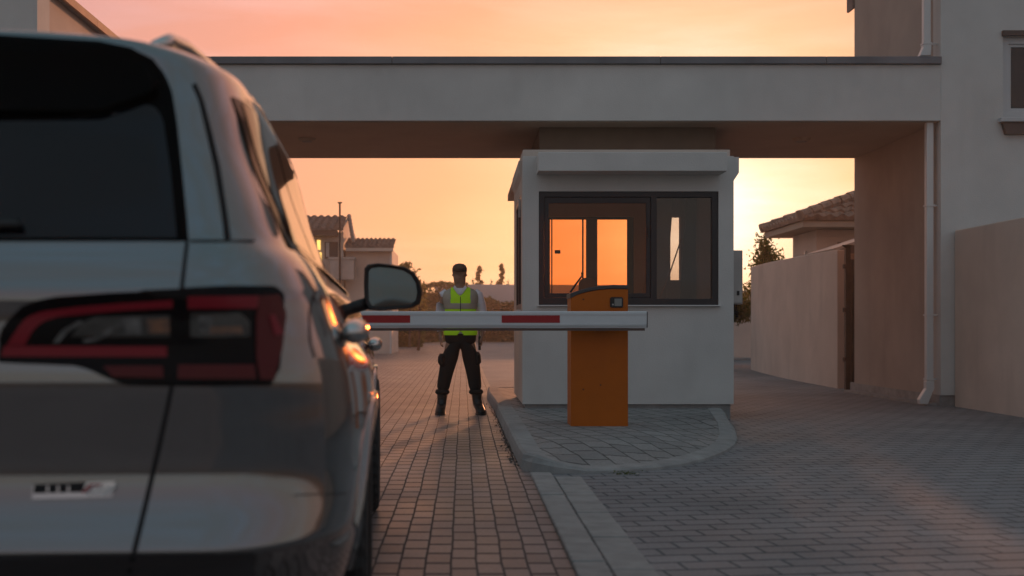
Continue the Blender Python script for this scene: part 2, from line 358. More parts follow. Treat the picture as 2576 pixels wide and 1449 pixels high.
bm = bmesh.new(); prism(bm, [(6.83, 3.598), (6.87, 3.45), (8.29, 3.45), (8.33, 3.598)], (ZF-.07, ZF-.002)); obj('sill_apron', bm, M['brown'], fr)
obj('lintel', mbox((6.84, 8.32, ZF-.05, ZF-.002, 4.70, 4.765)), M['brown'], fr)
obj('eave', mbox((HX-.06, 12.1, ZF+.3, ZB+.32, 7.3, 7.42), (HX-.035, HX-.001, ZB-.02, ZB+.26, 5.95, 7.3)), M['tile2'], house)
def downpipe(x, y, z0, z1, shoe, parent, brackets):
    bm = bmesh.new(); box(bm, x-.045, x+.045, y-.045, y+.045, z0+(.26 if shoe else .10), z1)
    p = obj('downpipe', bm, M['pipe'], parent, bevel=.012)
    bm = bmesh.new()
    if shoe:
        for a, b in (((x, z0+.27), (x-.0, z0+.20)), ):
            pass
        pts = [(x-.052, z0+.30), (x+.052, z0+.30), (x+.052, z0+.20), (x-.03, z0+.0), (x-.13, z0+.0), (x-.14, z0+.06), (x-.052, z0+.20)]
        prism(bm, pts, (y-.052, y+.052)); obj('shoe', bm, M['pipe'], p, bevel=.01)
    else:
        pts = [(x-.052, z0+.15), (x+.052, z0+.15), (x+.04, z0+.0), (x-.10, z0+.0), (x-.052, z0+.11)]
        prism(bm, pts, (y-.052, y+.052)); obj('elbow', bm, M['pipe'], p, bevel=.01)
    for h in brackets: obj('bracket', mbox((x-.055, x+.055, y-.055, y+.055, h, h+.02), (x+.05, HX-.001, y-.01, y+.01, h, h+.02)), M['pipe'], p)
downpipe(5.965, ZF+.12, .02, 3.628, True, house, (.33, 1.15, 2.55))
downpipe(5.93, ZF+.12, 4.47, 7.3, False, house, (4.62,))

# --- left hand house
LX = -5.41
lh = empty('house', (LX, ZF, 0), 'grey gabled house at the top left corner behind the car roof', 'house')
obj('front_wall', mbox((-12, LX, ZF, ZF+.45, 0, 7.8)), M['plaster'], lh)
obj('side_wall', mbox((-12, LX-.0, ZF+.45, 19.0, 0, 5.36)), M['plaster2'], lh)  # pink glow on this sunset-facing side is put into the plaster colour
obj('eave', mbox((-12.2, LX+.10, ZF+.452, 19.12, 5.362, 5.44)), M['concrete'], lh)
bm = bmesh.new(); box(bm, LX+.102, LX+.135, ZF+.452, 17.2, 5.34, 5.45); box(bm, LX+.102, LX+.135, 17.21, 19.12, 5.34, 5.45)
obj('fascia', bm, mat('sunset tinted fascia', (.50, .27, .17), .7, noise=.2), lh)  # orange light of the low sun is put into the fascia colour

# --- gateway beam
gate = empty('gateway_canopy', (0, ZF, 3.63), 'flat roofed pale gateway beam spanning the entrance drive between the houses', 'gateway')
bx0 = LX+.001
bm = mbox((bx0, HX-.002, ZF+.0, ZB-.02, 3.63, 4.34)); obj('beam', bm, M['plaster'], gate)
bm = bmesh.new(); xx = bx0
for x1 in (-3.2, -.9, 2.5, 4.6, HX-.004):
    box(bm, xx+.002, x1-.002, ZF-.05, ZB+.02, 4.342, 4.435); xx = x1
obj('coping', bm, M['coping'], gate, bevel=.006)
obj('soffit', mbox((bx0, HX-.003, ZF+.06, ZB-.06, 3.618, 3.629)), M['soffit'], gate)
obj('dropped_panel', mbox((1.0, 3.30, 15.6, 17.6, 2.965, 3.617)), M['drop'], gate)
for x, l in ((-2.16, 'round flush ceiling light under the canopy left of the booth'), (4.68, 'round flush ceiling light under the canopy right of the booth')):
    bm = bmesh.new(); lathe(bm, [(.001, 3.575), (.095, 3.575), (.115, 3.59), (.125, 3.617), (.001, 3.617)], 28, (x, 16.5, 0))
    o = obj('ceiling_light', bm, M['soffit'], smooth=False); tag(o, l, 'ceiling light', 'ceiling lights under the canopy')
    o2 = bmesh.new(); lathe(o2, [(.001, 3.568), (.07, 3.568), (.075, 3.576)], 24, (x, 16.5, 0)); obj('diffuser', o2, M['concrete'], o)

# --- guard booth
BX0, BX1, BY0, BY1, BZ1 = .65, 2.95, 13.0, 15.2, 2.87
bo = empty('guard_booth', (1.8, 13.0, .12), 'small pale guard booth with dark framed windows on the island', 'booth')
WX0, WX1, WZ0, WZ1 = .825, 2.785, 1.245, 2.485
t = .13
obj('front_wall', holed('x', BX0, BX1, .165, BZ1, BY0, BY0+t, [(WX0, WX1, WZ0, WZ1)]), M['plaster'], bo)
obj('side_wall', holed('y', BY0+t, BY1-t, .165, BZ1, BX0, BX0+t, [(13.35, 14.6, 1.2, 2.5)]), M['plaster2'], bo)
obj('side_wall', holed('y', BY0+t, BY1-t, .165, BZ1, BX1-t, BX1, []), M['plaster2'], bo)
obj('back_wall', holed('x', BX0, BX1, .165, BZ1, BY1-t, BY1, [(.95, 2.16, .95, 2.40), (2.62, 2.75, 1.6, 2.40)]), M['plaster2'], bo)
obj('plinth', mbox((BX0+.03, BX1-.03, BY0+.03, BY1-.03, .0, .164)), M['concrete'], bo)
obj('floor', mbox((BX0+t, BX1-t, BY0+t, BY1-t, .166, .18)), M['concrete'], bo)
obj('roof_slab', mbox((BX0+.01, BX1-.01, BY0+t+.01, 17.65, BZ1+.001, BZ1+.09)), M['plaster2'], bo)
obj('ceiling', mbox((BX0+t, BX1-t, BY0+t, BY1-t, 2.62, 2.66)), M['soffit'], bo)
obj('canopy', mbox((.80, 2.81, 12.68, 13.20, 2.665, 2.866)), M['plaster'], bo, bevel=.006)
bm = bmesh.new(); prism(bm, [(BX1+.001, 2.86), (BX1+.06, 2.86), (BX1+.06, 2.69), (BX1+.001, 2.60)], (13.01, 15.0)); obj('cornice', bm, M['plaster'], bo)
bm = bmesh.new(); prism(bm, [(BX0-.001, 2.86), (BX0-.03, 2.86), (BX0-.03, 2.73), (BX0-.001, 2.66)], (13.3, 15.0)); obj('cornice', bm, M['plaster2'], bo)
fy = BY0+.02
f = obj('window', holed('x', WX0+.002, WX1-.002, WZ0+.002, WZ1-.002, fy, fy+.07, [(.885, 2.05, 1.325, 2.425), (2.115, 2.715, 1.315, 2.42)]), M['frame'], bo, bevel=.004)
sash = obj('sash', holed('x', .887, 2.048, 1.327, 2.423, fy+.012, fy+.055, [(.935, 2.0, 1.375, 2.36)]), M['frame'], f, bevel=.003)
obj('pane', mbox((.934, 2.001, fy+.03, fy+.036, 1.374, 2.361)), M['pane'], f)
obj('pane', mbox((2.114, 2.716, fy+.03, fy+.036, 1.314, 2.421)), glassmat('grey brown glass', (.62, .56, .52), ior=1.6), f)  # grey-brown tint, darker than the left pane
obj('handle', mbox((2.012, 2.03, fy-.02, fy+.011, 1.98, 2.10)), M['black'], f)
obj('sill', mbox((WX0-.015, WX1+.015, BY0-.05, BY0+.019, 1.232, 1.2455)), M['pipe'], f, bevel=.003)
# side window in the left wall
sf = obj('window', holed('y', 13.352, 14.598, 1.202, 2.498, BX0+.0, BX0+.06, [(13.42, 13.94, 1.27, 2.43), (14.0, 14.53, 1.27, 2.43)]), M['frame'], bo, bevel=.004)
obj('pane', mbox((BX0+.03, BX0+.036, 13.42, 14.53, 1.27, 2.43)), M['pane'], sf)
obj('sill', mbox((BX0-.045, BX0-.001, 13.33, 14.62, 1.185, 1.20)), M['pipe'], sf)
obj('stay_arm', mbox((BX0-.03, BX0-.005, 13.37, 13.39, 2.32, 2.44), (BX0-.03, BX0-.005, 13.41, 13.43, 2.24, 2.32)), M['steel'], sf)
# back door with glazing and narrow back window
bd = obj('back_door', holed('x', .952, 2.158, .952, 2.398, BY1-.10, BY1-.05, [(1.10, 1.56, 1.30, 2.37), (1.70, 2.08, 1.30, 2.37)]), M['frame'], bo)
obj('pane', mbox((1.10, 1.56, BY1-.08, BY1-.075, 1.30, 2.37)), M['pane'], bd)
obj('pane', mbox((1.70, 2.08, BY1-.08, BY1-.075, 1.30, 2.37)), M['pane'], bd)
obj('glazing_bar', mbox((1.505, 1.525, BY1-.115, BY1-.10, 1.30, 2.37), (1.115, 1.13, BY1-.115, BY1-.10, 1.30, 2.37)), M['black'], bd)
obj('handle', mbox((1.16, 1.23, BY1-.125, BY1-.10, 1.935, 1.98)), M['black'], bd)
# leaning curtain rails and blinds inside
bl = obj('curtain', None if False else (lambda b: (prism(b, [(2.40, 2.60), (2.62, 2.60), (2.52, 1.30), (2.22, 1.30)], (14.86, 14.9)), b)[1])(bmesh.new()), M['soffit'], bo)
obj('curtain', (lambda b: (prism(b, [(2.70, 2.60), (2.81, 2.60), (2.81, .9), (2.60, .9)], (14.4, 14.44)), b)[1])(bmesh.new()), M['brown'], bo)
bm = bmesh.new(); tube(bm, [(2.30, 14.0, 1.33), (2.42, 14.0, 1.62), (2.58, 14.1, 2.05)], .008, 6)
obj('cable', bm, mat('orange cable', (.5, .2, .08), .5), bo)
# office chair inside
ch = empty('office_chair', (1.39, 14.0, .18), 'office chair seen through the booth window, only its headrest showing', 'chair')
bm = bmesh.new(); prism(bm, rrect(1.37, 1.57, 1.36, 1.59, .08, 6), (14.10, 14.17)); obj('headrest', bm, M['brown'], ch, bevel=.015)
bm = bmesh.new(); prism(bm, rrect(1.23, 1.71, .75, 1.34, .08, 6), (14.12, 14.20)); obj('backrest', bm, M['lid'], ch, bevel=.015)
bm = bmesh.new(); prism(bm, rrect(1.14, 1.64, 13.62, 14.12, .08, 6), (.60, .70), 'z'); obj('seat', bm, M['lid'], ch, bevel=.015)
bm = bmesh.new(); tube(bm, [(1.39, 13.9, .25), (1.39, 13.9, .60)], .03)
for k in range(5):
    a = 2*math.pi*k/5; tube(bm, [(1.39, 13.9, .27), (1.39+.28*math.cos(a), 13.9+.28*math.sin(a), .21)], .018, 6)
obj('base', bm, M['black'], ch)
# desk
dk = empty('desk', (1.7, 13.4, .18), 'plain desk inside the booth below the front window', 'desk')
obj('tabletop', mbox((.80, 2.80, 13.14, 13.55, .90, .93)), M['brown'], dk)
for x in (.84, 2.76): obj('leg', mbox((x-.02, x+.02, 13.16, 13.5, .18, .90)), M['lid'], dk)
# electrical cabinet on the booth's right side
ec = empty('electrical_cabinet', (3.06, 13.5, 1.26), 'grey electrical cabinet mounted on the right side of the booth', 'cabinet')
obj('cabinet_body', mbox((2.951, 3.13, 13.35, 13.75, 1.26, 1.865)), M['steel'], ec, bevel=.006)
obj('door', mbox((2.965, 3.118, 13.325, 13.348, 1.275, 1.85)), M['steel'], ec, bevel=.004)
obj('lock', mbox((3.06, 3.085, 13.31, 13.324, 1.36, 1.41)), M['black'], ec)
for z in (1.78, 1.31): obj('hinge', mbox((2.967, 2.985, 13.312, 13.324, z, z+.05)), M['pipe'], ec)
bm = bmesh.new()
for k in range(4):
    tube(bm, [(3.02+.02*k, 13.45, 1.26), (3.03+.02*k, 13.44, 1.20-.01*k), (3.10-.02*k, 13.42, 1.17), (3.08+.01*k, 13.46, 1.12)], .006, 5)
obj('wiring', bm, M['black'], ec)
bm = bmesh.new(); tube(bm, [(2.97, 13.45, .165), (2.97, 13.45, 1.26)], .012, 8); obj('conduit', bm, M['steel'], ec)

# --- boundary walls on the right
def seg_wall(name, x0, y0, x1, y1, h0, h1, th, m, label, cat='wall', curve=0, n=14):
    bm = bmesh.new(); d = Vector((x1-x0, y1-y0)).normalized(); nn = Vector((-d.y, d.x)); rows = []
    for i in range(n+1):
        f_ = i/n; p = Vector((x0+(x1-x0)*f_, y0+(y1-y0)*f_))+nn*curve*math.sin(math.pi*f_); h = h0+(h1-h0)*f_
        rows.append([bm.verts.new((*(p+nn*s*th/2), z)) for s, z in ((-1, -.02), (-1, h), (1, h), (1, -.02))])
    for a, b in zip(rows, rows[1:]):
        for k in range(4): bm.faces.new((a[k], a[(k+1) % 4], b[(k+1) % 4], b[k]))
    bm.faces.new(rows[0]); bm.faces.new(rows[-1][::-1])
    return tag(obj(name, bm, m, bevel=.015), label, cat)
seg_wall('boundary_wall', 6.25, 19.6, 6.93, 28.3, 2.28, 2.44, .20, M['plaster2'], 'pinkish plastered boundary wall behind the passage right of the booth', curve=.12)
seg_wall('boundary_wall', 6.33, 8.0, 6.33, 15.12, 2.23, 2.23, .20, M['plaster2'], 'shaded grey boundary wall running from the house to the right edge')
seg_wall('boundary_wall', 5.6, 37, 10.5, 37, 2.12, 2.16, .25, M['plaster2'], 'brown far boundary wall in the gap between booth and pink wall', 'wall')
struct('kerb', mbox((5.6, 10.5, 36.2, 36.85, -.02, .07)), M['concrete'])
struct('kerb', mbox((HX-.16, HX-.01, ZF+.1, ZB, -.02, .035)), M['concrete'])
# gate in the gap
gt = empty('metal_gate', (6.2, 19.3, 0), 'narrow dark metal gate between the pink wall and the passage wall', 'gate')
bm = bmesh.new(); box(bm, 6.16, 6.24, 19.20, 19.28, 0, 2.28); obj('post', bm, M['rust'], gt)
bm = bmesh.new(); tube(bm, [(6.20, 19.24, 2.281), (6.20, 19.24, 2.33)], [.04, .09], 12); obj('post_cap', bm, M['rust'], gt)
bm = bmesh.new(); box(bm, 6.26, 6.31, 19.22, 19.26, .12, 2.1); box(bm, 7.2, 7.25, 19.22, 19.26, .12, 2.1)
for z in (.12, 1.0, 2.06): box(bm, 6.312, 7.198, 19.22, 19.26, z, z+.04)
for k in range(8): box(bm, 6.37+.1*k, 6.385+.1*k, 19.23, 19.25, .161, .999); box(bm, 6.37+.1*k, 6.385+.1*k, 19.23, 19.25, 1.041, 2.059)
obj('gate_leaf', bm, M['rust'], gt)
for z in (.45, 1.25, 1.95): obj('hinge', mbox((6.13, 6.159, 19.2, 19.26, z, z+.07)), M['rust'], gt)

# --- tiled roofs
def roof_plane(bm, P0, P1, Q0, Q1, nt_, nc, amp=.05, step=.035, sub=6):
    """barrel tiles between eave P0-P1 and ridge Q0-Q1"""
    P0, P1, Q0, Q1 = map(Vector, (P0, P1, Q0, Q1)); nn = (P1-P0).cross(Q0-P0).normalized()
    if nn.z < 0: nn = -nn
    W = nt_*sub; grid = []
    for c in range(nc):
        for e in (0, 1):
            v = (c+e)/nc; row = []
            for i in range(W+1):
                u = i/W; ph = u*nt_*2*math.pi
                p = (P0+(P1-P0)*u).lerp(Q0+(Q1-Q0)*u, v)
                row.append(bm.verts.new(p+nn*(amp*(math.sin(ph)*.5+.5)+(step if e == 0 else 0)+.004*math.sin(c*5.1+int(u*nt_)*2.7))))
            grid.append(row)
    for a, b in zip(grid, grid[1:]):
        for i in range(W): bm.faces.new((a[i], a[i+1], b[i+1], b[i]))
    base0 = [bm.verts.new(P0+(P1-P0)*(i/W)-nn*.03) for i in range(W+1)]
    for i in range(W): bm.faces.new((base0[i], base0[i+1], grid[0][i+1], grid[0][i]))
# right, behind the pink wall (z about 30)
rh = empty('tile_roofed_house', (9.5, 26.6, 0), 'low house with a clay tiled hip roof behind the pink boundary wall', 'house')
obj('wall', mbox((7.88, 14, 26.6, 28.5, 0, 3.18)), M['plaster2'], rh)
bm = bmesh.new(); box(bm, 7.40, 14.6, 25.95, 29.25, 3.19, 3.33); obj('fascia', bm, M['soffit'], rh)
rf = bmesh.new()
roof_plane(rf, (7.34, 25.88, 3.36), (14.4, 25.88, 3.36), (10.15, 27.6, 4.38), (12.5, 27.6, 4.38), 26, 8, .07, .05)
roof_plane(rf, (7.34, 29.3, 3.36), (7.34, 25.88, 3.36), (10.15, 27.61, 4.38), (10.15, 27.6, 4.38), 13, 11, .07, .05)
roof_plane(rf, (14.4, 29.3, 3.36), (7.34, 29.3, 3.36), (12.5, 27.6, 4.38), (10.15, 27.6, 4.38), 26, 8, .07, .05)
rfo = obj('roof', rf, M['tile'], rh)
for i_, (P_, Q_) in enumerate((((7.31, 25.86, 3.43), (10.15, 27.6, 4.46)), ((7.31, 29.32, 3.43), (10.15, 27.6, 4.46)), ((10.15, 27.6, 4.46), (12.5, 27.6, 4.46)))):
    bm = bmesh.new()
    for k in range(11):
        a = Vector(P_).lerp(Vector(Q_), k/11); b = Vector(P_).lerp(Vector(Q_), (k+1.2)/11); tube(bm, [a, b], [.12, .085], 8)
    obj('ridge_tiles', bm, M['tile'], rfo)
obj('window', mbox((8.35, 9.3, 26.57, 26.599, 2.45, 2.9)), M['brown'], rh)
obj('wall_light', mbox((7.83, 7.875, 27.3, 27.4, 2.5, 2.75)), M['pipe'], rh)
sh = empty('lean_to_roof', (7.0, 22, 2.3), 'small sloping metal lean-to roof beside the narrow gate', 'roof')
bm = bmesh.new(); prism(bm, [(6.72, 2.38), (8.4, 2.92), (8.4, 2.98), (6.70, 2.43)], (21.6, 23.4)); obj('roof_sheet', bm, M['steel'], sh)
obj('post', mbox((6.95, 7.02, 21.7, 21.77, 0, 2.40), (8.2, 8.27, 21.7, 21.77, 0, 2.84)), M['tile'], sh)
obj('panel', mbox((7.021, 8.19, 21.72, 21.75, .4, 2.35)), M['tile'], sh)

# far left house at z=45 (66.7 px per metre in the photo)
fh = empty('far_house', (-6, 45, 0), 'distant two part house with tiled roofs seen past the car pillar', 'house')
obj('wall', mbox((-11, -4.55, 45.3, 52, 0, 4.62)), M['plaster2'], fh)
obj('fascia', mbox((-11.3, -4.75, 44.85, 45.29, 4.45, 4.66)), M['brown'], fh)
rf = bmesh.new(); roof_plane(rf, (-11.4, 44.8, 4.68), (-4.5, 44.8, 4.68), (-10.6, 47.6, 5.42), (-4.62, 47.6, 5.42), 22, 8, .08, .05); obj('roof', rf, M['tile2'], fh)
bm = bmesh.new(); prism(bm, [(44.8, 4.63), (47.6, 5.40), (52, 4.63)], (-4.62, -4.56), 'x'); obj('gable', bm, M['plaster2'], fh)
bm = bmesh.new()
for k in range(7):
    a = Vector((-4.55, 47.6, 5.46)).lerp(Vector((-4.1, 44.6, 4.2)), k/7); b = Vector((-4.55, 47.6, 5.46)).lerp(Vector((-4.1, 44.6, 4.2)), (k+1.2)/7); tube(bm, [a, b], [.09, .06], 6)
obj('hip_tiles', bm, M['tile2'], fh)
obj('wing_wall', mbox((-4.5, -2.72, 45.6, 50, 0, 4.0)), M['plaster2'], fh)
rf = bmesh.new(); roof_plane(rf, (-4.5, 45.2, 4.05), (-2.62, 45.2, 4.05), (-4.5, 47.0, 4.48), (-2.62, 47.0, 4.48), 11, 5, .07, .05); obj('wing_roof', rf, M['tile2'], fh)
obj('wing_fascia', mbox((-4.45, -2.66, 45.21, 45.59, 3.90, 4.05)), M['plaster2'], fh)
obj('corner_pipe', mbox((-2.80, -2.74, 45.54, 45.598, 0, 3.9)), M['pipe'], fh)
obj('balcony', mbox((-5.0, -4.1, 44.7, 45.28, 2.80, 3.55), (-5.05, -4.05, 44.65, 45.29, 3.552, 3.64)), M['steel'], fh)
lit = mat('lit window', (1, .6, .2), .5, emit=((1, .62, .15), 1.6))
obj('lit_window', mbox((-5.55, -5.42, 45.27, 45.299, 3.95, 4.32)), lit, fh)
obj('lit_window', mbox((-5.50, -5.38, 45.27, 45.299, 3.52, 3.85)), lit, fh)
wi = obj('window', mbox((-5.25, -4.75, 45.24, 45.299, 3.62, 4.25)), M['brown'], fh); obj('shutter', mbox((-5.2, -5.08, 45.22, 45.239, 3.68, 4.22)), M['steel'], wi)
ap = bmesh.new(); tube(ap, [(-4.60, 44.5, 0), (-4.60, 44.5, 5.62)], .035, 8); tube(ap, [(-4.60, 44.5, 5.62), (-4.60, 44.5, 5.68)], [.05, .10], 8)
tag(obj('flue_pole', ap, M['black']), 'tall thin black pole standing against the distant house', 'pole')

# far white wall, hedge, plants
seg_wall('garden_wall', -2.0, 85, 12, 85, 4.08, 4.02, .3, mat('far wall paint', (.60, .52, .52), .9, noise=.1, nscale=.5), 'long pale wall on the horizon behind the security guard', 'wall')
def foliage(bm, n, fn, size, seed):
    rnd = random.Random(seed)
    for _ in range(n):
        c = Vector(fn(rnd)); a = Vector((rnd.gauss(0, 1), rnd.gauss(0, 1), rnd.gauss(0, 1))).normalized(); b = a.orthogonal().normalized()
        b = Matrix.Rotation(rnd.random()*6.28, 3, a) @ b; s = size*rnd.uniform(.5, 1.3); c2 = a.cross(b)
        vs = [bm.verts.new(c+b*s), bm.verts.new(c+c2*s*.45), bm.verts.new(c-b*s), bm.verts.new(c-c2*s*.45)]
        bm.faces.new(vs)
def raw(name, bm, m, parent=None):
    me = bpy.data.meshes.new(name); 
    if parent is not None: bm.transform(parent_world(parent).inverted())
    bm.to_mesh(me); bm.free(); me.materials.append(m); o = bpy.data.objects.new(name, me); C.objects.link(o)
    if parent is not None: o.parent = parent
    return o
def hedge(x0, x1, y0, y1, h, n, seed, label, m='hedge', size=.14, bumpy=.25):
    e = empty('hedge', ((x0+x1)/2, y0, 0), label, 'hedge')
    bm = bmesh.new()
    def fn(r):
        x = r.uniform(x0, x1); hh = h*(1-bumpy*.5+bumpy*.5*math.sin(x*1.7+seed)*math.sin(x*.63+1)); f_ = r.random()
        if f_ < .55: return (x, y0+abs(r.gauss(0, .15)), r.uniform(0, hh))
        return (x, r.uniform(y0, y1), hh+r.gauss(0, .08)) if f_ < .8 else (x, r.uniform(y0, y1), r.uniform(0, hh))
    foliage(bm, n, fn, size, seed); raw('foliage', bm, M[m], e)
    obj('core', mbox((x0+.2, x1-.2, y0+.35, y1-.2, 0, h*(1-bumpy)*.9)), M[m], e)
hedge(-6.6, -2.75, 76.5, 78.5, 2.55, 5000, 3, 'clipped green hedge just left of the guard in the distance', size=.16, bumpy=.12)
hedge(-2.7, -1.2, 80, 82, 2.5, 2500, 8, 'loose sunlit bushes between the clipped hedge and the guard', 'hedge', .16, .5)
hedge(1.4, 6.0, 83.2, 84.4, 3.0, 5000, 5, 'dry brown hedge under the long pale wall right of the guard', 'leaf2', .16, .25)
hedge(-8.5, -2.05, 61, 63, 2.25, 9000, 6, 'dark green shrubs below the distant house', size=.14, bumpy=.3)
obj_path = bmesh.new(); prism(obj_path, [(-2.2, 74.1), (-1.2, 74.1), (-.2, 83), (-.75, 83)], (-.02, .03), 'z'); struct('path', obj_path, mat('pale path', (.42, .30, .24), .9))
def tree(x, y, h, label, crown_r, name='tree', seed=1, m='leaf2', z0=0, spire=True, n=420, size=.10, group=None):
    e = empty(name, (x, y, z0), label, 'tree', group); rnd = random.Random(seed)
    bm = bmesh.new(); tube(bm, [(x, y, z0), (x+.05, y, z0+h*.5), (x, y, z0+h*.97)], [.07, .05, .01], 7)
    tips = []
    for k in range(16):
        z = z0+h*(.35+.6*k/16); a = rnd.random()*6.28; rr = crown_r*(1-(k/16)**1.4*.8 if spire else math.sin(math.pi*(.2+.7*k/16)))*rnd.uniform(.6, 1.15)
        tip = Vector((x+math.cos(a)*rr, y+math.sin(a)*rr, z+rr*.7)); tube(bm, [(x, y, z), tip], [.025, .006], 5); tips.append((Vector((x, y, z)), tip))
    obj('trunk', bm, M['bark'], e)
    bm = bmesh.new()
    def fn(r):
        a, b = r.choice(tips); p = a.lerp(b, r.uniform(.35, 1.05)); return p+Vector((r.gauss(0, .11), r.gauss(0, .11), r.gauss(0, .11)))*crown_r*1.2
    foliage(bm, n, fn, size, seed); raw('crown', bm, M[m], e)
tree(1.22, 88, 5.85, 'slim spire shaped young tree directly right of the guard head', .50, seed=2, n=1700)
tree(2.85, 88, 5.95, 'slim pointed young tree nearest the booth above the pale wall', .50, seed=3, n=1700)
tree(2.05, 88, 4.75, 'tiny treetop between the two spire shaped trees', .22, seed=5, n=120)
tree(.72, 88, 4.85, 'low pointed treetop just over the pale wall beside the guard', .25, seed=6, n=120)
tree(3.35, 88, 4.75, 'leaning small treetop at the booth corner', .25, seed=9, n=120)
tree(-2.7, 60, 4.4, 'bushy tree above the car mirror', .75, seed=4, m='leaf2', spire=False, n=1500, size=.10)
tree(-1.95, 52, 2.9, 'thin leafy bush showing right of the car mirror', .55, seed=14, m='leaf2', spire=False, n=900, size=.07)
for i, (x, hh) in enumerate(((-1.7, 3.75), (-.9, 3.6), (-.3, 3.5))):
    pass
hedge(-3.4, .3, 83.2, 84.4, 4.35, 2600, 12, 'thin bushes rising over the pale wall left of the guard', 'leaf', .15, .12)
# bush behind the pink wall
def bush(x, y, r, h, label, seed, n, m='leaf', size=.06, z0=0):
    e = empty('bush', (x, y, z0), label, 'bush'); rnd = random.Random(seed); bm = bmesh.new(); tips = []
    for k in range(26):
        a = rnd.random()*6.28; q = rnd.random(); tip = Vector((x+math.cos(a)*r*q*1.1, y+math.sin(a)*r*q, z0+h*(1-.45*q*q)*rnd.uniform(.8, 1.06)))
        tube(bm, [(x, y, z0), (x+math.cos(a)*r*q*.7, y+math.sin(a)*r*q*.6, z0+h*.5), tip], [.03, .015, .004], 5); tips.append((Vector((x+math.cos(a)*r*q*.7, y+math.sin(a)*r*q*.6, z0+h*.5)), tip))
    obj('stems', bm, M['bark'], e); bm = bmesh.new()
    def fn(r_):
        a, b = r_.choice(tips); p = a.lerp(b, r_.uniform(0, 1.04)); return p+Vector((r_.gauss(0, .12), r_.gauss(0, .09), r_.gauss(0, .09)))
    foliage(bm, n, fn, size, seed); raw('foliage', bm, M[m], e)
bush(7.95, 31.2, .62, 3.22, 'bright green bush behind the pink wall next to the tiled house', 21, 8000, 'hedge', .06)
bush(6.40, 31.0, 1.0, 2.5, 'backlit bush in the gap right of the electrical cabinet, widened to block the sun', 22, 6000, 'leaf2', .07)  # widened behind the booth to keep low sun off the right paving

# ================================================================== BARRIER
ba = empty('boom_barrier', (1.22, 10.8, .12), 'orange boom barrier cabinet with a red striped white arm', 'barrier')
CX0, CX1, CY0, CY1 = .963, 1.474, 10.65, 11.02
top = [(CX0, 1.300), (1.03, 1.325), (1.12, 1.350), (1.22, 1.367), (1.34, 1.375), (CX1, 1.372)]
bm = bmesh.new(); prism(bm, [(CX0, .03), (CX1, .03)]+[(x, z-.028) for x, z in top[::-1]], (CY0, CY1)); obj('cabinet_body', bm, M['orange'], ba, bevel=.008)
bm = bmesh.new(); up = [(x+(-.006 if i == 0 else .003 if i == 5 else 0), z+.006) for i, (x, z) in enumerate(top)]
dn = [(x, z-.027) for (x, _), (_, z) in zip(up, top)]; dn[0] = (up[0][0], up[0][1]-.045)
prism(bm, up+dn[::-1], (CY0-.008, CY1+.006)); obj('lid', bm, M['lid'], ba, bevel=.005)
bm = bmesh.new(); prism(bm, rrect(1.312, 1.428, 1.178, 1.272, .016), (CY0-.012, CY0-.001)); dw = obj('display_bezel', bm, M['black'], ba, bevel=.003)
obj('display', mbox((1.350, 1.415, CY0-.015, CY0-.0125, 1.192, 1.258)), M['screen'], dw)
bm = bmesh.new(); lathe(bm, [(.001, CY0-.018), (.008, CY0-.018), (.008, CY0-.0125)], 12, (1.336, 0, 1.205), 'y'); obj('lock', bm, M['steel'], dw)
for x, z in ((1.073, .447), (1.228, .487), (1.073, 1.252), (1.02, .47)):
    if x == 1.02: continue
    bm = bmesh.new(); lathe(bm, [(.001, CY0-.004), (.007, CY0-.004), (.007, CY0-.001)], 12, (x, 0, z), 'y'); obj('bolt', bm, M['black'], ba)
bm = bmesh.new(); tube(bm, [(.975, 10.85, 1.32), (1.03, 10.85, 1.40), (1.075, 10.85, 1.46), (1.082, 10.85, 1.50)], [.009, .009, .008, .010], 8); obj('antenna', bm, M['black'], ba)
bm = bmesh.new(); lathe(bm, [(.001, CY0-.13), (.05, CY0-.13), (.05, CY0-.001)], 24, (1.235, 0, 1.03), 'y'); obj('pivot', bm, M['black'], ba)
AY = 10.42
armo = obj('boom_arm', (lambda b: (prism(b, [(AY, .995), (AY-.012, 1.03), (AY-.012, 1.128), (AY, 1.142), (AY+.07, 1.142), (AY+.082, 1.128), (AY+.082, 1.02), (AY+.07, .995)], (-4.4, 1.603), 'x'), b)[1])(bmesh.new()), M['arm'], ba, bevel=.003)
obj('end_cap', mbox((1.604, 1.612, AY-.008, AY+.078, 1.0, 1.137)), M['lid'], armo)
obj('top_rail', mbox((-4.4, 1.6025, AY-.017, AY-.0125, 1.112, 1.134)), M['arm'], armo)
obj('bottom_rail', mbox((-4.4, 1.58, AY-.017, AY-.0125, 1.018, 1.026)), M['arm'], armo)
x = (1408-1165)/288.0
while x > -4.2:
    obj('red_stripe', mbox((x-.507, x, AY-.0155, AY-.0122, 1.042, 1.106)), M['red'], armo); x -= 1.306
obj('brown_underside', mbox((-4.4, 1.59, AY+.012, AY+.058, .972, .994)), M['brown'], armo)  # brown strip along the underside of the arm

# ================================================================== HAZE
hz = bpy.data.materials.new('evening haze'); hz.use_nodes = True; t_ = hz.node_tree; t_.nodes.clear()
o_ = N(t_, 'ShaderNodeOutputMaterial'); v_ = N(t_, 'ShaderNodeVolumePrincipled'); v_.inputs['Color'].default_value = (1, .86, .74, 1); v_.inputs['Density'].default_value = .0014; v_.inputs['Anisotropy'].default_value = .45
L(t_, v_.outputs[0], o_.inputs['Volume'])
tag(obj('haze', mbox((-60, 60, -30, 130, -1.1, 12)), hz), kind='stuff')

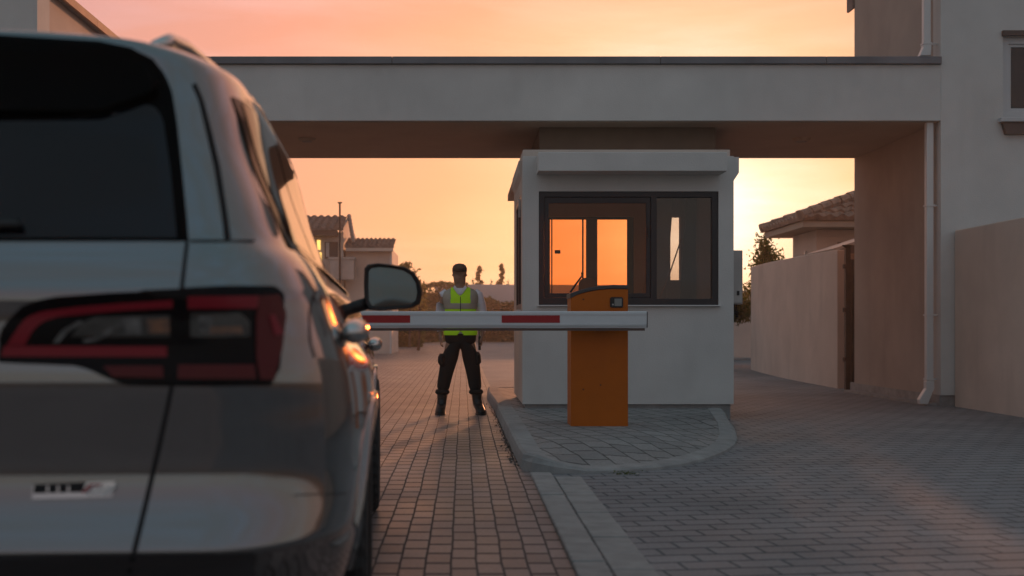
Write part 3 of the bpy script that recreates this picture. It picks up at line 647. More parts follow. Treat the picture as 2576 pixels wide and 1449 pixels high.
# ================================================================== CAR
def carmat():
    m = mat('silver metallic paint', (.20, .20, .20), .08, metal=.95, coat=1.0)
    return m
M['paint'] = carmat()
M['gblack'] = mat('gloss black trim', (.002, .002, .003), .10, spec=.12)
M['tint'] = mat('tinted car glass', (.004, .005, .008), .04, spec=.35)
M['sblack'] = mat('black spoiler plastic', (.002, .002, .002), .4, spec=.05)
M['chrome'] = mat('satin chrome', (.55, .54, .52), .18, metal=1)
M['lampred'] = mat('red lamp lens', (.21, .001, .011), .28, coat=.15, spec=.25)
M['lampdark'] = mat('smoked red lens', (.09, .001, .003), .2, coat=.15, spec=.2)
M['lampclear'] = mat('smoked clear lens', (.05, .046, .042), .15, coat=.3, col2=(.006, .006, .006), nscale=7, stretch=(1, 1, 2), spec=.3)
M['rubber'] = mat('tyre rubber', (.018, .018, .018), .8, bump=.3, bscale=120)
M['gap'] = mat('shut line', (.003, .003, .004), .8)
M['alloy'] = mat('alloy', (.35, .35, .36), .3, metal=.9)
CT = R(3.4)
CAR0 = Vector((-1.245, 2.775, 0))
cF = Vector((-math.sin(CT), math.cos(CT), 0)); cR = Vector((math.cos(CT), math.sin(CT), 0))
def c2w(p, l, h): return CAR0+cR*p+cF*l+Vector((0, 0, h))
# rows: h, half width, rear l, corner lateral, corner long, front l, camber, fallback curve
ROWS = [
 (.24, .93, .16, .32, .42, 4.45, 0), (.36, .962, .05, .32, .46, 4.56, 0), (.43, .968, .0, .32, .48, 4.60, 0), (.462, .962, -.045, .33, .50, 4.62, 0),
 (.475, .965, -.058, .33, .50, 4.62, 0), (.50, .967, -.050, .33, .50, 4.62, 0), (.60, .972, -.012, .33, .50, 4.62, 0), (.64, .973, -.004, .33, .50, 4.62, 0), (.70, .973, -.002, .33, .50, 4.61, 0), (.80, .970, -.004, .33, .50, 4.58, 0),
 (.87, .962, -.006, .32, .48, 4.54, 0), (.95, .945, .0, .31, .46, 4.48, 0), (1.03, .922, .0, .30, .45, 4.36, 0), (1.085, .905, -.004, .29, .43, 4.15, 0), (1.10, .900, .004, .29, .43, 4.05, 0),
 (1.15, .872, .020, .27, .42, 3.62, .0), (1.195, .838, .040, .25, .40, 3.32, .0), (1.21, .822, .045, .25, .40, 3.26, .0), (1.30, .785, .075, .24, .40, 3.10, 0), (1.45, .732, .12, .22, .42, 2.85, 0), (1.58, .700, .155, .20, .42, 2.62, .0),
 (1.645, .678, .165, .20, .42, 2.52, .004), (1.675, .655, .165, .20, .40, 2.44, .016), (1.692, .625, .175, .22, .40, 2.36, .028), (1.700, .58, .20, .24, .42, 2.25, .036), (1.707, .48, .28, .22, .42, 2.10, .036), (1.712, .34, .45, .20, .40, 1.9, .032), (1.716, .15, .75, .10, .2, 1.55, .027), (1.717, .03, 1.0, .02, .02, 1.2, .02)]
RT = np.array(ROWS)
def rowp(tt):
    """tt: fractional row index -> smooth params (Catmull-Rom limited)"""
    i = int(min(max(math.floor(tt), 0), len(ROWS)-2)); f_ = tt-i
    p0 = RT[max(i-1, 0)]; p1 = RT[i]; p2 = RT[i+1]; p3 = RT[min(i+2, len(ROWS)-1)]
    h1, h2 = p1[0], p2[0]
    def tang(a, b, c):
        d1 = (b-a); d2 = (c-b); s1 = (b[0]-a[0]) or 1; s2 = (c[0]-b[0]) or 1
        m1 = d1/s1; m2 = d2/s2
        r_ = np.where(m1*m2 > 0, 2*m1*m2/np.where(m1+m2 == 0, 1, m1+m2), 0); return r_
    dh = h2-h1
    m1 = tang(p0, p1, p2) if i > 0 else (p2-p1)/dh
    m2 = tang(p1, p2, p3) if i < len(ROWS)-2 else (p2-p1)/dh
    t2, t3 = f_*f_, f_**3
    r_ = (2*t3-3*t2+1)*p1+(t3-2*t2+f_)*m1*dh+(-2*t3+3*t2)*p2+(t3-t2)*m2*dh
    r_[0] = h1+dh*f_
    return r_
def smooth(a, b, x):
    x = min(1, max(0, (x-a)/(b-a))); return x*x*(3-2*x)
WHEELS = (.98, 3.70)
def bulge(l, h):
    f1 = .050*math.exp(-((l-1.0)/.42)**2)*(1-smooth(.86, 1.06, h))*smooth(.3, .5, h)
    f2 = .016*math.exp(-((l-3.72)/.42)**2)*(1-smooth(.80, 1.0, h))*smooth(.3, .5, h)
    door = -.012*math.exp(-((l-2.3)/.7)**2)*math.exp(-((h-.55)/.15)**2)
    return f1+f2+door
def spt(q, tt):
    """right half surface point (p,l,h). q 0..1 rear, 1..2 rear corner, 2..3 side, 3..4 front corner, 4..5 front"""
    h, w_, yr, cp, cl, yf, cam_ = rowp(tt); A = w_-cp
    fcp, fcl = min(.35, w_*.6), min(.55, (yf-yr-cl)*.4)
    if q <= 1: p, l = q*A, yr-.012*(1-q*q)*0
    elif q <= 2:
        a = (q-1)*math.pi/2; p = A+cp*math.sin(a); l = yr+cl*(1-math.cos(a))
    elif q <= 3: p = w_; l = yr+cl+(q-2)*(yf-fcl-yr-cl)
    elif q <= 4:
        a = (q-3)*math.pi/2; p = w_-fcp+fcp*math.cos(a); l = yf-fcl+fcl*math.sin(a)
    else: p = (5-q)*(w_-fcp); l = yf
    if 1.3 < q < 3.7: p += bulge(l, h)*smooth(1.3, 2, q)
    # side taper of greenhouse and nose
    if h > 1.0 and q > 1: p -= .05*smooth(1.6, 3.4, l)*smooth(1.15, 1.3, h)
    hh = h+cam_*(1-(p/max(w_, .01))**2) if cam_ else h
    if h > 1.62: hh += (.012-(.030 if l > 1.35 else .002)*((l-1.35)/1.2)**2)*smooth(1.60, 1.69, h)
    if h > .95 and l > 3.2 and h < 1.2: pass
    return (p, l, hh)
def build_body():
    tts = []
    for i in range(len(ROWS)-1):
        dh = ROWS[i+1][0]-ROWS[i][0]; n = 1 if dh < .02 else max(2, int(round(dh/.022)))
        if i > 22: n = 2
        tts += [i+k/n for k in range(n)]
    tts.append(len(ROWS)-1.0)
    qs = [k/14 for k in range(14)]+[1+k/14 for k in range(14)]+[2+k/90 for k in range(90)]+[3+k/10 for k in range(10)]+[4+k/8 for k in range(9)]
    grid = [[spt(q, tt) for q in qs] for tt in tts]
    G = np.array(grid)  # rows, cols, 3
    RAD = .385
    bm = bmesh.new(); vr = {}; vl = {}
    inside = np.zeros(G.shape[:2], bool)
    for c in WHEELS:
        d = np.hypot(G[..., 1]-c, G[..., 2]-.37); side = G[..., 0] > .6
        inside |= (d < RAD) & side
    # snap
    G2 = G.copy()
    for i in range(G.shape[0]):
        for j in range(G.shape[1]):
            if inside[i, j]:
                for c in WHEELS:
                    dl, dh = G[i, j, 1]-c, G[i, j, 2]-.37; d = math.hypot(dl, dh)
                    if d < RAD and d > 1e-4: G2[i, j, 1] = c+dl/d*RAD; G2[i, j, 2] = .37+dh/d*RAD
    def V(i, j, s):
        k = (i, j, s)
        if j in (0, len(qs)-1): k = (i, j, 1)
        if k not in vr: p, l, h = G2[i, j]; vr[k] = bm.verts.new(c2w((0 if j in (0, len(qs)-1) else p)*k[2], l, h))
        return vr[k]
    for i in range(len(tts)-1):
        for j in range(len(qs)-1):
            if inside[i, j] and inside[i+1, j] and inside[i, j+1] and inside[i+1, j+1]: continue
            for s in (1, -1):
                f_ = [V(i, j, s), V(i, j+1, s), V(i+1, j+1, s), V(i+1, j, s)]
                try: bm.faces.new(f_ if s > 0 else f_[::-1])
                except ValueError: pass
    # cap the top centre
    return bm
car = empty('parked_car', CAR0, 'silver grey SUV seen from behind, filling the left of the picture', 'car')
car.rotation_euler = (0, 0, CT)
bmB = build_body()
bmesh.ops.recalc_face_normals(bmB, faces=bmB.faces[:])
BV = BVHTree.FromBMesh(bmB)
body = obj('body', bmB, M['paint'], car, smooth=True)
CAM = Vector((0, 0, 1.0))
def pix(x, y):
    """reference picture point (2576 wide) -> point and outward normal on the car's skin"""
    d = Vector(((x-1165)/3000, 1, (824-y)/3000)).normalized()
    hit, nn, _, _ = BV.ray_cast(CAM, d)
    if hit is None: return None
    if nn.dot(d) > 0: nn = -nn
    return hit, nn
def w2c(v):
    d = v-CAR0; return (d.dot(cR), d.dot(cF), d.z)
def patch(name, left, right, m, parent, off=.004, nx=16, ny=12, mirror=True, thick=.0):
    """grid between two traced curves (same running direction), laid on the car's skin; also mirrored to the far side as its own part"""
    def lerp_curve(c, f_):
        if len(c) == 1: return c[0]
        ds = [0]
        for a, b in zip(c, c[1:]): ds.append(ds[-1]+math.hypot(b[0]-a[0], b[1]-a[1]))
        t_ = f_*ds[-1]
        for k in range(len(c)-1):
            if t_ <= ds[k+1]+1e-9:
                g = (t_-ds[k])/max(1e-9, ds[k+1]-ds[k]); return (c[k][0]+(c[k+1][0]-c[k][0])*g, c[k][1]+(c[k+1][1]-c[k][1])*g)
        return c[-1]
    G = []
    for j in range(ny+1):
        a = lerp_curve(left, j/ny); b = lerp_curve(right, j/ny); row = []
        for i in range(nx+1):
            f_ = i/nx; r_ = pix(a[0]+(b[0]-a[0])*f_, a[1]+(b[1]-a[1])*f_)
            row.append(None if r_ is None else r_[0]+r_[1]*off)
        G.append(row)
    objs = []
    for s in ((1, -1) if mirror else (1,)):
        bm = bmesh.new(); cache = {}
        def V(j, i):
            if (j, i) not in cache:
                p, l, h = w2c(G[j][i]); p = max(p, 0) if mirror == 'center' else p
                cache[(j, i)] = bm.verts.new(c2w(p*s, l, h))
            return cache[(j, i)]
        for j in range(ny):
            for i in range(nx):
                if any(G[a][b] is None for a, b in ((j, i), (j+1, i), (j, i+1), (j+1, i+1))): continue
                bm.faces.new((V(j, i), V(j, i+1), V(j+1, i+1), V(j+1, i)))
        objs.append(bm)
    if mirror == 'center' and len(objs) == 2:
        me = bpy.data.meshes.new('tmp'); objs[1].to_mesh(me); objs[1].free(); objs[0].from_mesh(me); bpy.data.meshes.remove(me); objs = [objs[0]]
        bmesh.ops.remove_doubles(objs[0], verts=objs[0].verts[:], dist=.002)
    res = []
    for bm in objs:
        o = obj(name, bm, m, parent, smooth=True)
        if thick:
            md = o.modifiers.new('solid', 'SOLIDIFY'); md.thickness = thick; md.offset = 0
        res.append(o)
    return res
CX = -186   # column of the car's centre line at the tail
# tailgate glass with its black surround
sur = patch('tailgate_surround', [(CX, 78), (CX, 606)], [(250, 105), (330, 122), (385, 149), (414, 188), (432, 230), (445, 310), (460, 450), (475, 606)], M['sblack'], car, .004, 40, 30, 'center')[0]
gl = patch('rear_window', [(CX, 306), (CX, 601)], [(250, 300), (330, 272), (375, 264), (400, 276), (412, 310), (430, 430), (446, 601)], M['tint'], car, .0075, 34, 20, 'center')[0]
# spoiler lip over the glass
patch('spoiler', [(CX, 112), (CX, 298)], [(240, 140), (320, 152), (375, 170), (398, 200), (400, 240), (330, 268), (250, 294)], M['sblack'], car, .02, 30, 14, 'center', thick=.025)
patch('wiper', [(CX, 560), (CX, 586)], [(56, 563), (60, 583)], M['black'], car, .025, 14, 2, 'center', thick=.015)
# tail lamps
LT = [(0, 850), (6, 827), (30, 796), (57, 770), (95, 755), (141, 746), (283, 736), (400, 731), (470, 727)]
for kk in (0,):
    L1 = patch('tail_light', [(-4, 905), (0, 850), (6, 827), (30, 796), (57, 770), (95, 755), (141, 746), (283, 736), (458, 729)], [(0, 912), (60, 915), (120, 917), (187, 920), (226, 931), (272, 952), (317, 969), (380, 971), (436, 971)], M['gblack'], car, .006, 16, 36)
    L2 = patch('tail_light', [(458, 727), (560, 722), (690, 722), (712, 742)], [(436, 971), (530, 972), (679, 970), (702, 925)], M['gblack'], car, .006, 16, 22)
def on_lamp(lampset, name, a, b, m, off=.010, nx=8, ny=14):
    # traced once for the right lamp, copied to its mirror
    prs = patch(name, a, b, m, None, off, nx, ny, True)
    for o, par in zip(prs, lampset):
        o.parent = par; o.data.transform(parent_world(par).inverted())
on_lamp(L1, 'red_strip', [(20, 868), (40, 836), (62, 806), (85, 790), (113, 782), (200, 771), (300, 763), (436, 755)], [(66, 868), (80, 840), (98, 818), (120, 806), (150, 797), (230, 788), (320, 780), (436, 774)], M['lampred'], ny=24)
on_lamp(L1, 'red_strip', [(6, 897), (14, 870)], [(422, 898), (422, 871)], M['lampred'], ny=4, nx=20)
on_lamp(L1, 'lower_lens', [(262, 921), (285, 948)], [(412, 921), (414, 950)], M['lampdark'], ny=4)
on_lamp(L1, 'reversing_lens', [(180, 848), (210, 812), (240, 797)], [(430, 848), (430, 812), (430, 793)], M['lampclear'], ny=8, nx=14)
on_lamp(L2, 'red_strip', [(474, 776), (474, 745)], [(640, 776), (650, 745)], M['lampred'], ny=4, nx=12)
on_lamp(L2, 'side_lens', [(645, 745), (640, 800), (640, 900), (650, 955)], [(696, 742), (714, 790), (704, 880), (684, 955)], M['lampdark'], ny=14)
on_lamp(L2, 'side_marker', [(670, 795), (684, 845)], [(682, 793), (706, 842)], M['lampred'], .013, 3, 4)
on_lamp(L2, 'reversing_lens', [(480, 786), (480, 848)], [(600, 786), (625, 810), (625, 848)], M['lampclear'], ny=6)
on_lamp(L2, 'lower_lens', [(450, 918), (448, 953)], [(636, 918), (640, 953)], M['lampdark'], ny=4)
M['bulb'] = mat('amber bulb reflector', (.22, .09, .04), .3, col2=(.05, .03, .025), nscale=40)
M['reflector'] = mat('lamp reflector', (.16, .16, .16), .25, metal=.5, col2=(.03, .03, .03), nscale=30)
on_lamp(L1, 'bulb', [(372, 803), (374, 838)], [(428, 802), (430, 838)], M['bulb'], .012, 4, 3)
on_lamp(L1, 'reflector_rib', [(208, 855), (240, 850), (268, 832), (300, 812)], [(216, 862), (250, 858), (278, 840), (302, 822)], M['reflector'], .012, 2, 10)
on_lamp(L1, 'reflector_rib', [(300, 800), (302, 842)], [(358, 798), (358, 842)], M['reflector'], .0115, 4, 3)
on_lamp(L1, 'reflector_rib', [(135, 862), (160, 830), (205, 805)], [(150, 864), (176, 834), (214, 812)], M['reflector'], .0115, 2, 8)
on_lamp(L2, 'bulb', [(530, 822), (530, 840)], [(605, 822), (608, 840)], M['bulb'], .012, 4, 3)
on_lamp(L2, 'reflector_rib', [(500, 796), (502, 836)], [(535, 796), (537, 836)], M['reflector'], .0115, 3, 3)
# shut lines
patch('tailgate_gap', [(466, 610), (452, 728)], [(475, 610), (462, 728)], M['gap'], car, .0035, 1, 8)
patch('tailgate_gap', [(427, 972), (395, 1120), (360, 1270), (318, 1442)], [(438, 972), (407, 1120), (372, 1270), (331, 1442)], M['gap'], car, .0035, 1, 24)
patch('body_seam', [(478, 604.5), (478, 608.5)], [(640, 604.5), (640, 608.5)], M['gap'], car, .003, 12, 1)
patch('body_seam', [(484, 212), (500, 250), (520, 330), (540, 420), (556, 520), (566, 602)], [(492, 210), (510, 250), (531, 330), (552, 420), (568, 520), (580, 602)], M['gap'], car, .003, 1, 24)
patch('lower_trim', [(CX, 1398), (CX, 1470)], [(640, 1394), (640, 1470)], M['lid'], car, .004, 40, 4, 'center')
patch('badge', [(84, 1221), (82, 1256)], [(292, 1210), (284, 1251)], M['chrome'], car, .004, 10, 3, False)
bg_ = [o for o in car.children if o.name.startswith('badge')][-1]
bk = patch('badge_plate', [(88, 1219), (86, 1242)], [(218, 1213), (206, 1239)], M['gap'], bg_, .007, 8, 3, False)
for k, x in enumerate((120, 146, 172)): patch('letter', [(x, 1222), (x, 1239)], [(x+5, 1222), (x+5, 1239)], M['chrome'], bg_, .0085, 1, 1, False)
patch('red_flash', [(226, 1218), (205, 1240)], [(262, 1217), (214, 1241)], M['lampred'], bg_, .007, 2, 3, False)
for k, x in enumerate((222, 240, 258, 272)): patch('letter', [(x+16, 1222), (x-6, 1247)], [(x+24, 1222), (x+3, 1247)], M['pipe'], bg_, .009, 1, 2, False)
patch('fuel_flap_gap', [(790, 728), (776, 790), (778, 860), (790, 900)], [(793, 729), (779, 790), (781, 860), (793, 899)], M['gap'], car, .002, 1, 10, False)
patch('bumper_gap', [(740, 1244), (740, 1247)], [(868, 1240), (868, 1243)], M['gap'], car, .003, 10, 1)

# windows along the side, straight from the skin's own coordinates
def tt_of_h(h):
    for i in range(len(ROWS)-1):
        if ROWS[i][0] <= h <= ROWS[i+1][0]: return i+(h-ROWS[i][0])/(ROWS[i+1][0]-ROWS[i][0])
    return len(ROWS)-1
def side_pt(l, h):
    lo, hi = 1.0, 4.0
    for _ in range(26):
        mid = (lo+hi)/2
        if spt(mid, tt_of_h(h))[1] < l: lo = mid
        else: hi = mid
    return spt((lo+hi)/2, tt_of_h(h))
def side_patch(name, rear, front, h0, h1, m, off=.005, n=20, mm=10, parent=None, thick=0):
    res = []
    for s in (1, -1):
        bm = bmesh.new(); G = []
        for j in range(mm+1):
            g = j/mm; row = []; hh = h0+(h1-h0)*g
            la = rear[0]+(rear[1]-rear[0])*g; lb = front[0]+(front[1]-front[0])*g
            for i in range(n+1):
                l = la+(lb-la)*i/n; P = Vector(side_pt(l, hh-.02*max(0, l-1)*(1-g)))
                P1 = Vector(side_pt(l+.01, hh)); P2 = Vector(side_pt(l, hh+.01)); nn = (P1-P).cross(P2-P)
                nn = nn.normalized() if nn.length > 1e-9 else Vector((1, 0, 0))
                if nn.x < 0: nn = -nn
                Q = P+nn*off; row.append(bm.verts.new(c2w(Q.x*s, Q.y, Q.z)))
            G.append(row)
        for a, b in zip(G, G[1:]):
            for i in range(n): bm.faces.new((a[i], a[i+1], b[i+1], b[i]))
        o = obj(name, bm, m, parent or car, smooth=True); res.append(o)
        if thick: md = o.modifiers.new('solid', 'SOLIDIFY'); md.thickness = thick; md.offset = 0
    return res
_t, _b = w2c(pix(590, 268)[0]), w2c(pix(722, 612)[0]); print('QUARTER', _t, _b)
QR = (_b[1], _t[1])
side_patch('window_trim', QR, (3.02, 2.36), 1.205, 1.61, M['gblack'], .0035, 40)
side_patch('quarter_window', (QR[0]+.05, QR[1]+.05), (1.12, 1.00), 1.225, 1.60, M['tint'], .006, 10)
side_patch('rear_door_window', (1.18, 1.06), (1.98, 1.98), 1.225, 1.60, M['tint'], .006, 16)
side_patch('front_door_window', (2.05, 2.05), (2.90, 2.28), 1.225, 1.60, M['tint'], .006, 16)
side_patch('window_chrome', (.72, .74), (3.05, 3.03), 1.190, 1.204, M['chrome'], .008, 40, 2)
side_patch('window_chrome', (.50, .50), (2.36, 2.34), 1.627, 1.640, M['chrome'], .008, 40, 2)
for l in (1.17, 2.02, 3.12): side_patch('door_gap', (l-.003, l-.003), (l+.003, l+.003), .55 if l != 1.17 else .80, 1.18, M['gap'], .003, 1, 16)
side_patch('sill_trim', (1.42, 1.42), (3.28, 3.28), .27, .42, M['lid'], .01, 20, 4)
# arch lips
for c in WHEELS:
    for s in (1, -1):
        bm = bmesh.new(); prevr = None
        for k in range(37):
            a = R(-8+196*k/36); l = c+math.cos(a)*.385; h = max(.26, .37+math.sin(a)*.385); P = side_pt(l, h)
            P = P[0]; ring = []
            for rr, dp in ((.372, -.05), (.378, .010), (.425, .012), (.43, -.004)):
                l2 = c+math.cos(a)*rr; h2 = .37+math.sin(a)*rr; ring.append(bm.verts.new(c2w((side_pt(l2, min(max(h2, .26), 1.1))[0]+dp)*s, l2, h2)))
            if prevr:
                for q in range(3): bm.faces.new((prevr[q], prevr[q+1], ring[q+1], ring[q]))
            prevr = ring
        obj('wheel_arch', bm, M['paint'], car, smooth=True)
        bm = bmesh.new(); A = []; 
        for k in range(25):
            a = R(-10+200*k/24); A.append([bm.verts.new(c2w(pp*s, c+math.cos(a)*.384, .37+math.sin(a)*.384)) for pp in (.955, .60)])
        for a, b in zip(A, A[1:]): bm.faces.new((a[0], a[1], b[1], b[0]))
        bm.faces.new([a[1] for a in A]); obj('wheel_liner', bm, M['gap'], car)
# wheels
def wheel(c, s):
    bm = bmesh.new(); n = 72; rt, wd = .372, .245; prof = [(.245, -.5), (.30, -.52), (.345, -.50), (.364, -.44), (.372, -.36), (.372, -.20), (.372, 0), (.372, .20), (.372, .36), (.364, .44), (.345, .50), (.30, .52), (.245, .5)]
    cen = c2w((1.005-wd*.5)*s, c, .368); rings = []
    for k in range(n):
        a = 2*math.pi*k/n; ring = []
        for i, (r_, x) in enumerate(prof):
            rr = r_-(.008 if (k % 2 and 3 <= i <= 9 and i != 6) else 0)-(.006 if i in (5, 7) else 0)
            ring.append(bm.verts.new(cen+cR*(x*wd*s)+cF*(math.cos(a)*rr)+Vector((0, 0, math.sin(a)*rr))))
        rings.append(ring)
    for k in range(n):
        A, B = rings[k], rings[(k+1) % n]
        for i in range(len(prof)-1): bm.faces.new((A[i], A[i+1], B[i+1], B[i]))
    wh = obj('wheel', bm, M['rubber'], car)
    bm = bmesh.new(); rr_ = []
    for k in range(40):
        a = 2*math.pi*k/40
        rr_.append([bm.verts.new(cen+cR*(x*s)+cF*(math.cos(a)*r_)+Vector((0, 0, math.sin(a)*r_))) for r_, x in ((.246, .11), (.232, .10), (.225, .03), (.10, .06), (.04, .09), (.001, .09))])
    for k in range(40):
        A, B = rr_[k], rr_[(k+1) % 40]
        for i in range(5):
            if i == 2 and k % 4 < 2: continue
            bm.faces.new((A[i], A[i+1], B[i+1], B[i]))
    obj('rim', bm, M['alloy'], wh, smooth=False)
for c in WHEELS:
    for s in (1, -1): wheel(c, s)
# underbody
obj('underbody', (lambda b: (prism(b, [tuple(c2w(p, l, 0).xy) for p, l in ((-.6, .25), (.6, .25), (.6, 4.4), (-.6, 4.4))], (.24, .40), 'z'), b)[1])(bmesh.new()), M['gap'], car)
# roof rails
for s in (1, -1):
    bm = bmesh.new(); pts = []; 
    for k in range(15):
        f_ = k/14; l = .30+f_*1.85; e = min(1, min(f_, 1-f_)/.12); z = 1.672+.030*(1-((l-1.35)/1.2)**2)+.052*math.sin(e*math.pi/2); pts.append(c2w(s*(.462+.125*min(1, f_*1.5)), l, z+.035*(1-f_)+.020))
    tube(bm, pts, [.014+.010*min(1, min(k, 14-k)/2) for k in range(15)], 12); obj('roof_rail', bm, M['chrome'], car, smooth=True)
# door handles, set where the traced handles meet the skin
for tx, ty in ((862, 838), (925, 868)):
    r_ = pix(tx, ty)
    if r_ is None: r_ = pix(tx-14, ty)
    p0_, l0_, h0_ = w2c(r_[0])
    for s in (1, -1):
        bm = bmesh.new(); pts = []
        for k in range(9):
            f_ = k/8; ll = l0_-.09+.20*f_; p_ = side_pt(ll, h0_)[0]+.004+.034*math.sin(math.pi*min(1, max(0, .15+f_*.70))); pts.append(c2w(s*p_, ll, h0_+.006*math.sin(math.pi*f_)))
        tube(bm, pts, [.018, .028, .034, .036, .036, .036, .034, .028, .018], 14); obj('door_handle', bm, M['chrome'], car, smooth=True)
# door mirrors (built in the car's own frame)
def mirror(s):
    base = c2w(s*.885, 2.66, 1.19)
    def P(a, d, z): return base+cR*(s*a)+cF*d+Vector((0, 0, z))
    out2 = [(.03, .082), (.045, .10), (.09, .107), (.16, .100), (.22, .088), (.262, .062), (.287, .02), (.296, -.03), (.288, -.075), (.255, -.100), (.18, -.108), (.10, -.112), (.05, -.108), (.032, -.08), (.028, 0)]
    out2 = [(a+.035, z) for a, z in out2]
    cx_, cz_ = .19, -.005; bm = bmesh.new(); rings = []
    for sc, d in ((.84, .012), (.95, -.006), (1.0, .0), (1.0, .05), (.93, .11), (.74, .155), (.4, .18)):
        rings.append([bm.verts.new(P(cx_+(a-cx_)*sc, d, cz_+(z-cz_)*sc)) for a, z in out2])
    for A, B in zip(rings, rings[1:]):
        for k in range(len(A)): bm.faces.new((A[k], A[(k+1) % len(A)], B[(k+1) % len(A)], B[k]))
    bm.faces.new(rings[-1])
    # foot to the door
    tube(bm, [P(-.10, .06, -.12), P(.02, .055, -.095), P(.10, .05, -.07)], [.034, .03, .03], 10)
    hs = obj('door_mirror', bm, M['black'], car, smooth=True)
    bm = bmesh.new(); f_ = [bm.verts.new(P(cx_+(a-cx_)*.84, .010, cz_+(z-cz_)*.84)) for a, z in out2]; c_ = bm.verts.new(P(cx_, .008, cz_))
    for k in range(len(f_)): bm.faces.new((f_[k], f_[(k+1) % len(f_)], c_))
    obj('mirror_glass', bm, mat('mirror glass', (.13, .155, .16), .06, metal=1) if s > 0 else bpy.data.materials['mirror glass'], hs, smooth=True)  # dark reflection of unbuilt surroundings is put into the glass colour
mirror(1); mirror(-1)

# ================================================================== SECURITY GUARD
PY = 13.8
def skinmesh(verts, edges, root=0, sub=2, gain=1.0):
    me = bpy.data.meshes.new('tmp'); me.from_pydata([v[:3] for v in verts], [], []); me.update()
    me = bpy.data.meshes.new('tmp2'); me.from_pydata([v[:3] for v in verts], edges, [])
    o = bpy.data.objects.new('tmp', me); C.objects.link(o)
    md = o.modifiers.new('skin', 'SKIN'); md.use_smooth_shade = True; md.branch_smoothing = .6
    for i, v in enumerate(verts):
        r_ = v[3]; r_ = r_ if isinstance(r_, tuple) else (r_, r_); r_ = tuple(q*gain for q in r_); me.skin_vertices[0].data[i].radius = r_ if isinstance(r_, tuple) else (r_, r_)
        me.skin_vertices[0].data[i].use_root = (i == root)
    s = o.modifiers.new('sub', 'SUBSURF'); s.levels = sub; s.render_levels = sub
    dg = bpy.context.evaluated_depsgraph_get(); ev = o.evaluated_get(dg); m2 = bpy.data.meshes.new_from_object(ev)
    bm = bmesh.new(); bm.from_mesh(m2); bpy.data.objects.remove(o); return bm
M['skin'] = mat('skin', (.30, .17, .11), .55, noise=.1)
M['shirt'] = mat('pale shirt cloth', (.75, .72, .76), .85, noise=.12, nscale=12, bump=.3, bscale=25)
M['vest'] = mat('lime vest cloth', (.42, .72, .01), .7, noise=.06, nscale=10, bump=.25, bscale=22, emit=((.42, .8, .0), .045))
M['band'] = mat('grey reflective band', (.38, .33, .26), .5, bump=.2, bscale=25)
M['trouser'] = mat('black trouser cloth', (.012, .011, .010), .9, bump=.6, bscale=14, noise=.3)
M['boot'] = mat('boot leather', (.010, .009, .009), .5)
M['capm'] = mat('dark cap', (.10, .062, .042), .85, noise=.2)
g = empty('person', (-.03, PY, 0), 'guard in lime vest, dark cap and black trousers standing feet apart in the drive', 'person')
V_ = []; E_ = []
def ch(start, pts):
    prev = start
    for p in pts:
        V_.append(p); i = len(V_)-1
        if prev is not None: E_.append((prev, i))
        prev = i
    return prev
pel = ch(None, [(-.03, PY, .92, .12)])
chest = ch(pel, [(-.03, PY, 1.08, .115), (-.03, PY, 1.25, .13), (-.03, PY, 1.38, .11)])
neck = ch(chest, [(-.035, PY, 1.46, .075), (-.038, PY-.01, 1.51, .070)])
h0 = ch(neck, [(-.04, PY-.03, 1.55, (.084, .086))]); h1 = ch(h0, [(-.04, PY-.015, 1.61, (.108, .112))]); h2_ = ch(h1, [(-.04, PY-.01, 1.67, (.104, .112))]); ch(h2_, [(-.04, PY, 1.705, .05)])
for s in (-1, 1): ch(h1, [(-.04+s*.072, PY+.0, 1.605, .016), (-.04+s*.090, PY+.004, 1.61, .013)])
ch(h0, [(-.04, PY-.085, 1.545, .016)]); ch(h1, [(-.04, PY-.085, 1.60, .014), (-.04, PY-.105, 1.588, .011)])
def arm(s, sh, el, wr, palm, fd, thumb):
    a = ch(chest, [(*sh, .058), (*[(x+y)/2 for x, y in zip(sh, el)], .047), (*el, .040), (*[(x+y)/2 for x, y in zip(el, wr)], .036), (*wr, .026)])
    pm = ch(a, [(*palm, (.034, .018))])
    for k in range(4):
        off = (k-1.5)*.019; L_ = (.060, .072, .068, .052)[k]; b = Vector(palm)+Vector(fd[0])*off+Vector((0, 0, -.035))
        d = Vector(fd[1]).normalized(); cdir = Vector(fd[2])
        ch(pm, [(*b, .0095), (*(b+d*L_*.45), .0088), (*(b+d*L_*.75+cdir*L_*.22), .0082), (*(b+d*L_*.82+cdir*L_*.5), .0075)])
    t0 = Vector(palm)+Vector(thumb)*.03; ch(pm, [(*t0, .011), (*(t0+Vector(thumb)*.015+Vector((0, 0, -.03))), .0095), (*(t0+Vector(thumb)*.008+Vector((0, -.005, -.055))), .0085)])
arm(-1, (-.205, PY, 1.385), (-.272, PY+.03, 1.13), (-.262, PY+.0, .93), (-.258, PY-.01, .875), ((0, 1, 0), (0, 0, -1), (.9, 0, 0)), (.4, -1, 0))
arm(1, (.150, PY, 1.385), (.232, PY+.03, 1.13), (.222, PY-.03, .93), (.215, PY-.045, .875), ((0, 1, 0), (0, 0, -1), (-.9, 0, 0)), (-.4, -1, 0))
for s, hp, kn, an, ft in ((-1, (-.125, PY, .86), (-.185, PY-.01, .52), (-.236, PY+.02, .10), (-.262, PY-.13, .035)), (1, (.065, PY, .86), (.115, PY-.01, .52), (.15, PY+.02, .10), (.20, PY-.12, .035))):
    ch(pel, [(*hp, .085), (*[(x+y)/2 for x, y in zip(hp, kn)], .075), (*kn, .055), (*[(x+y)/2 for x, y in zip(kn, an)], .052), (*an, .038), (*[(x+y)/2 for x, y in zip(an, ft)], .036), (*ft, .030)])
obj('body', skinmesh(V_, E_), M['skin'], g, smooth=True)
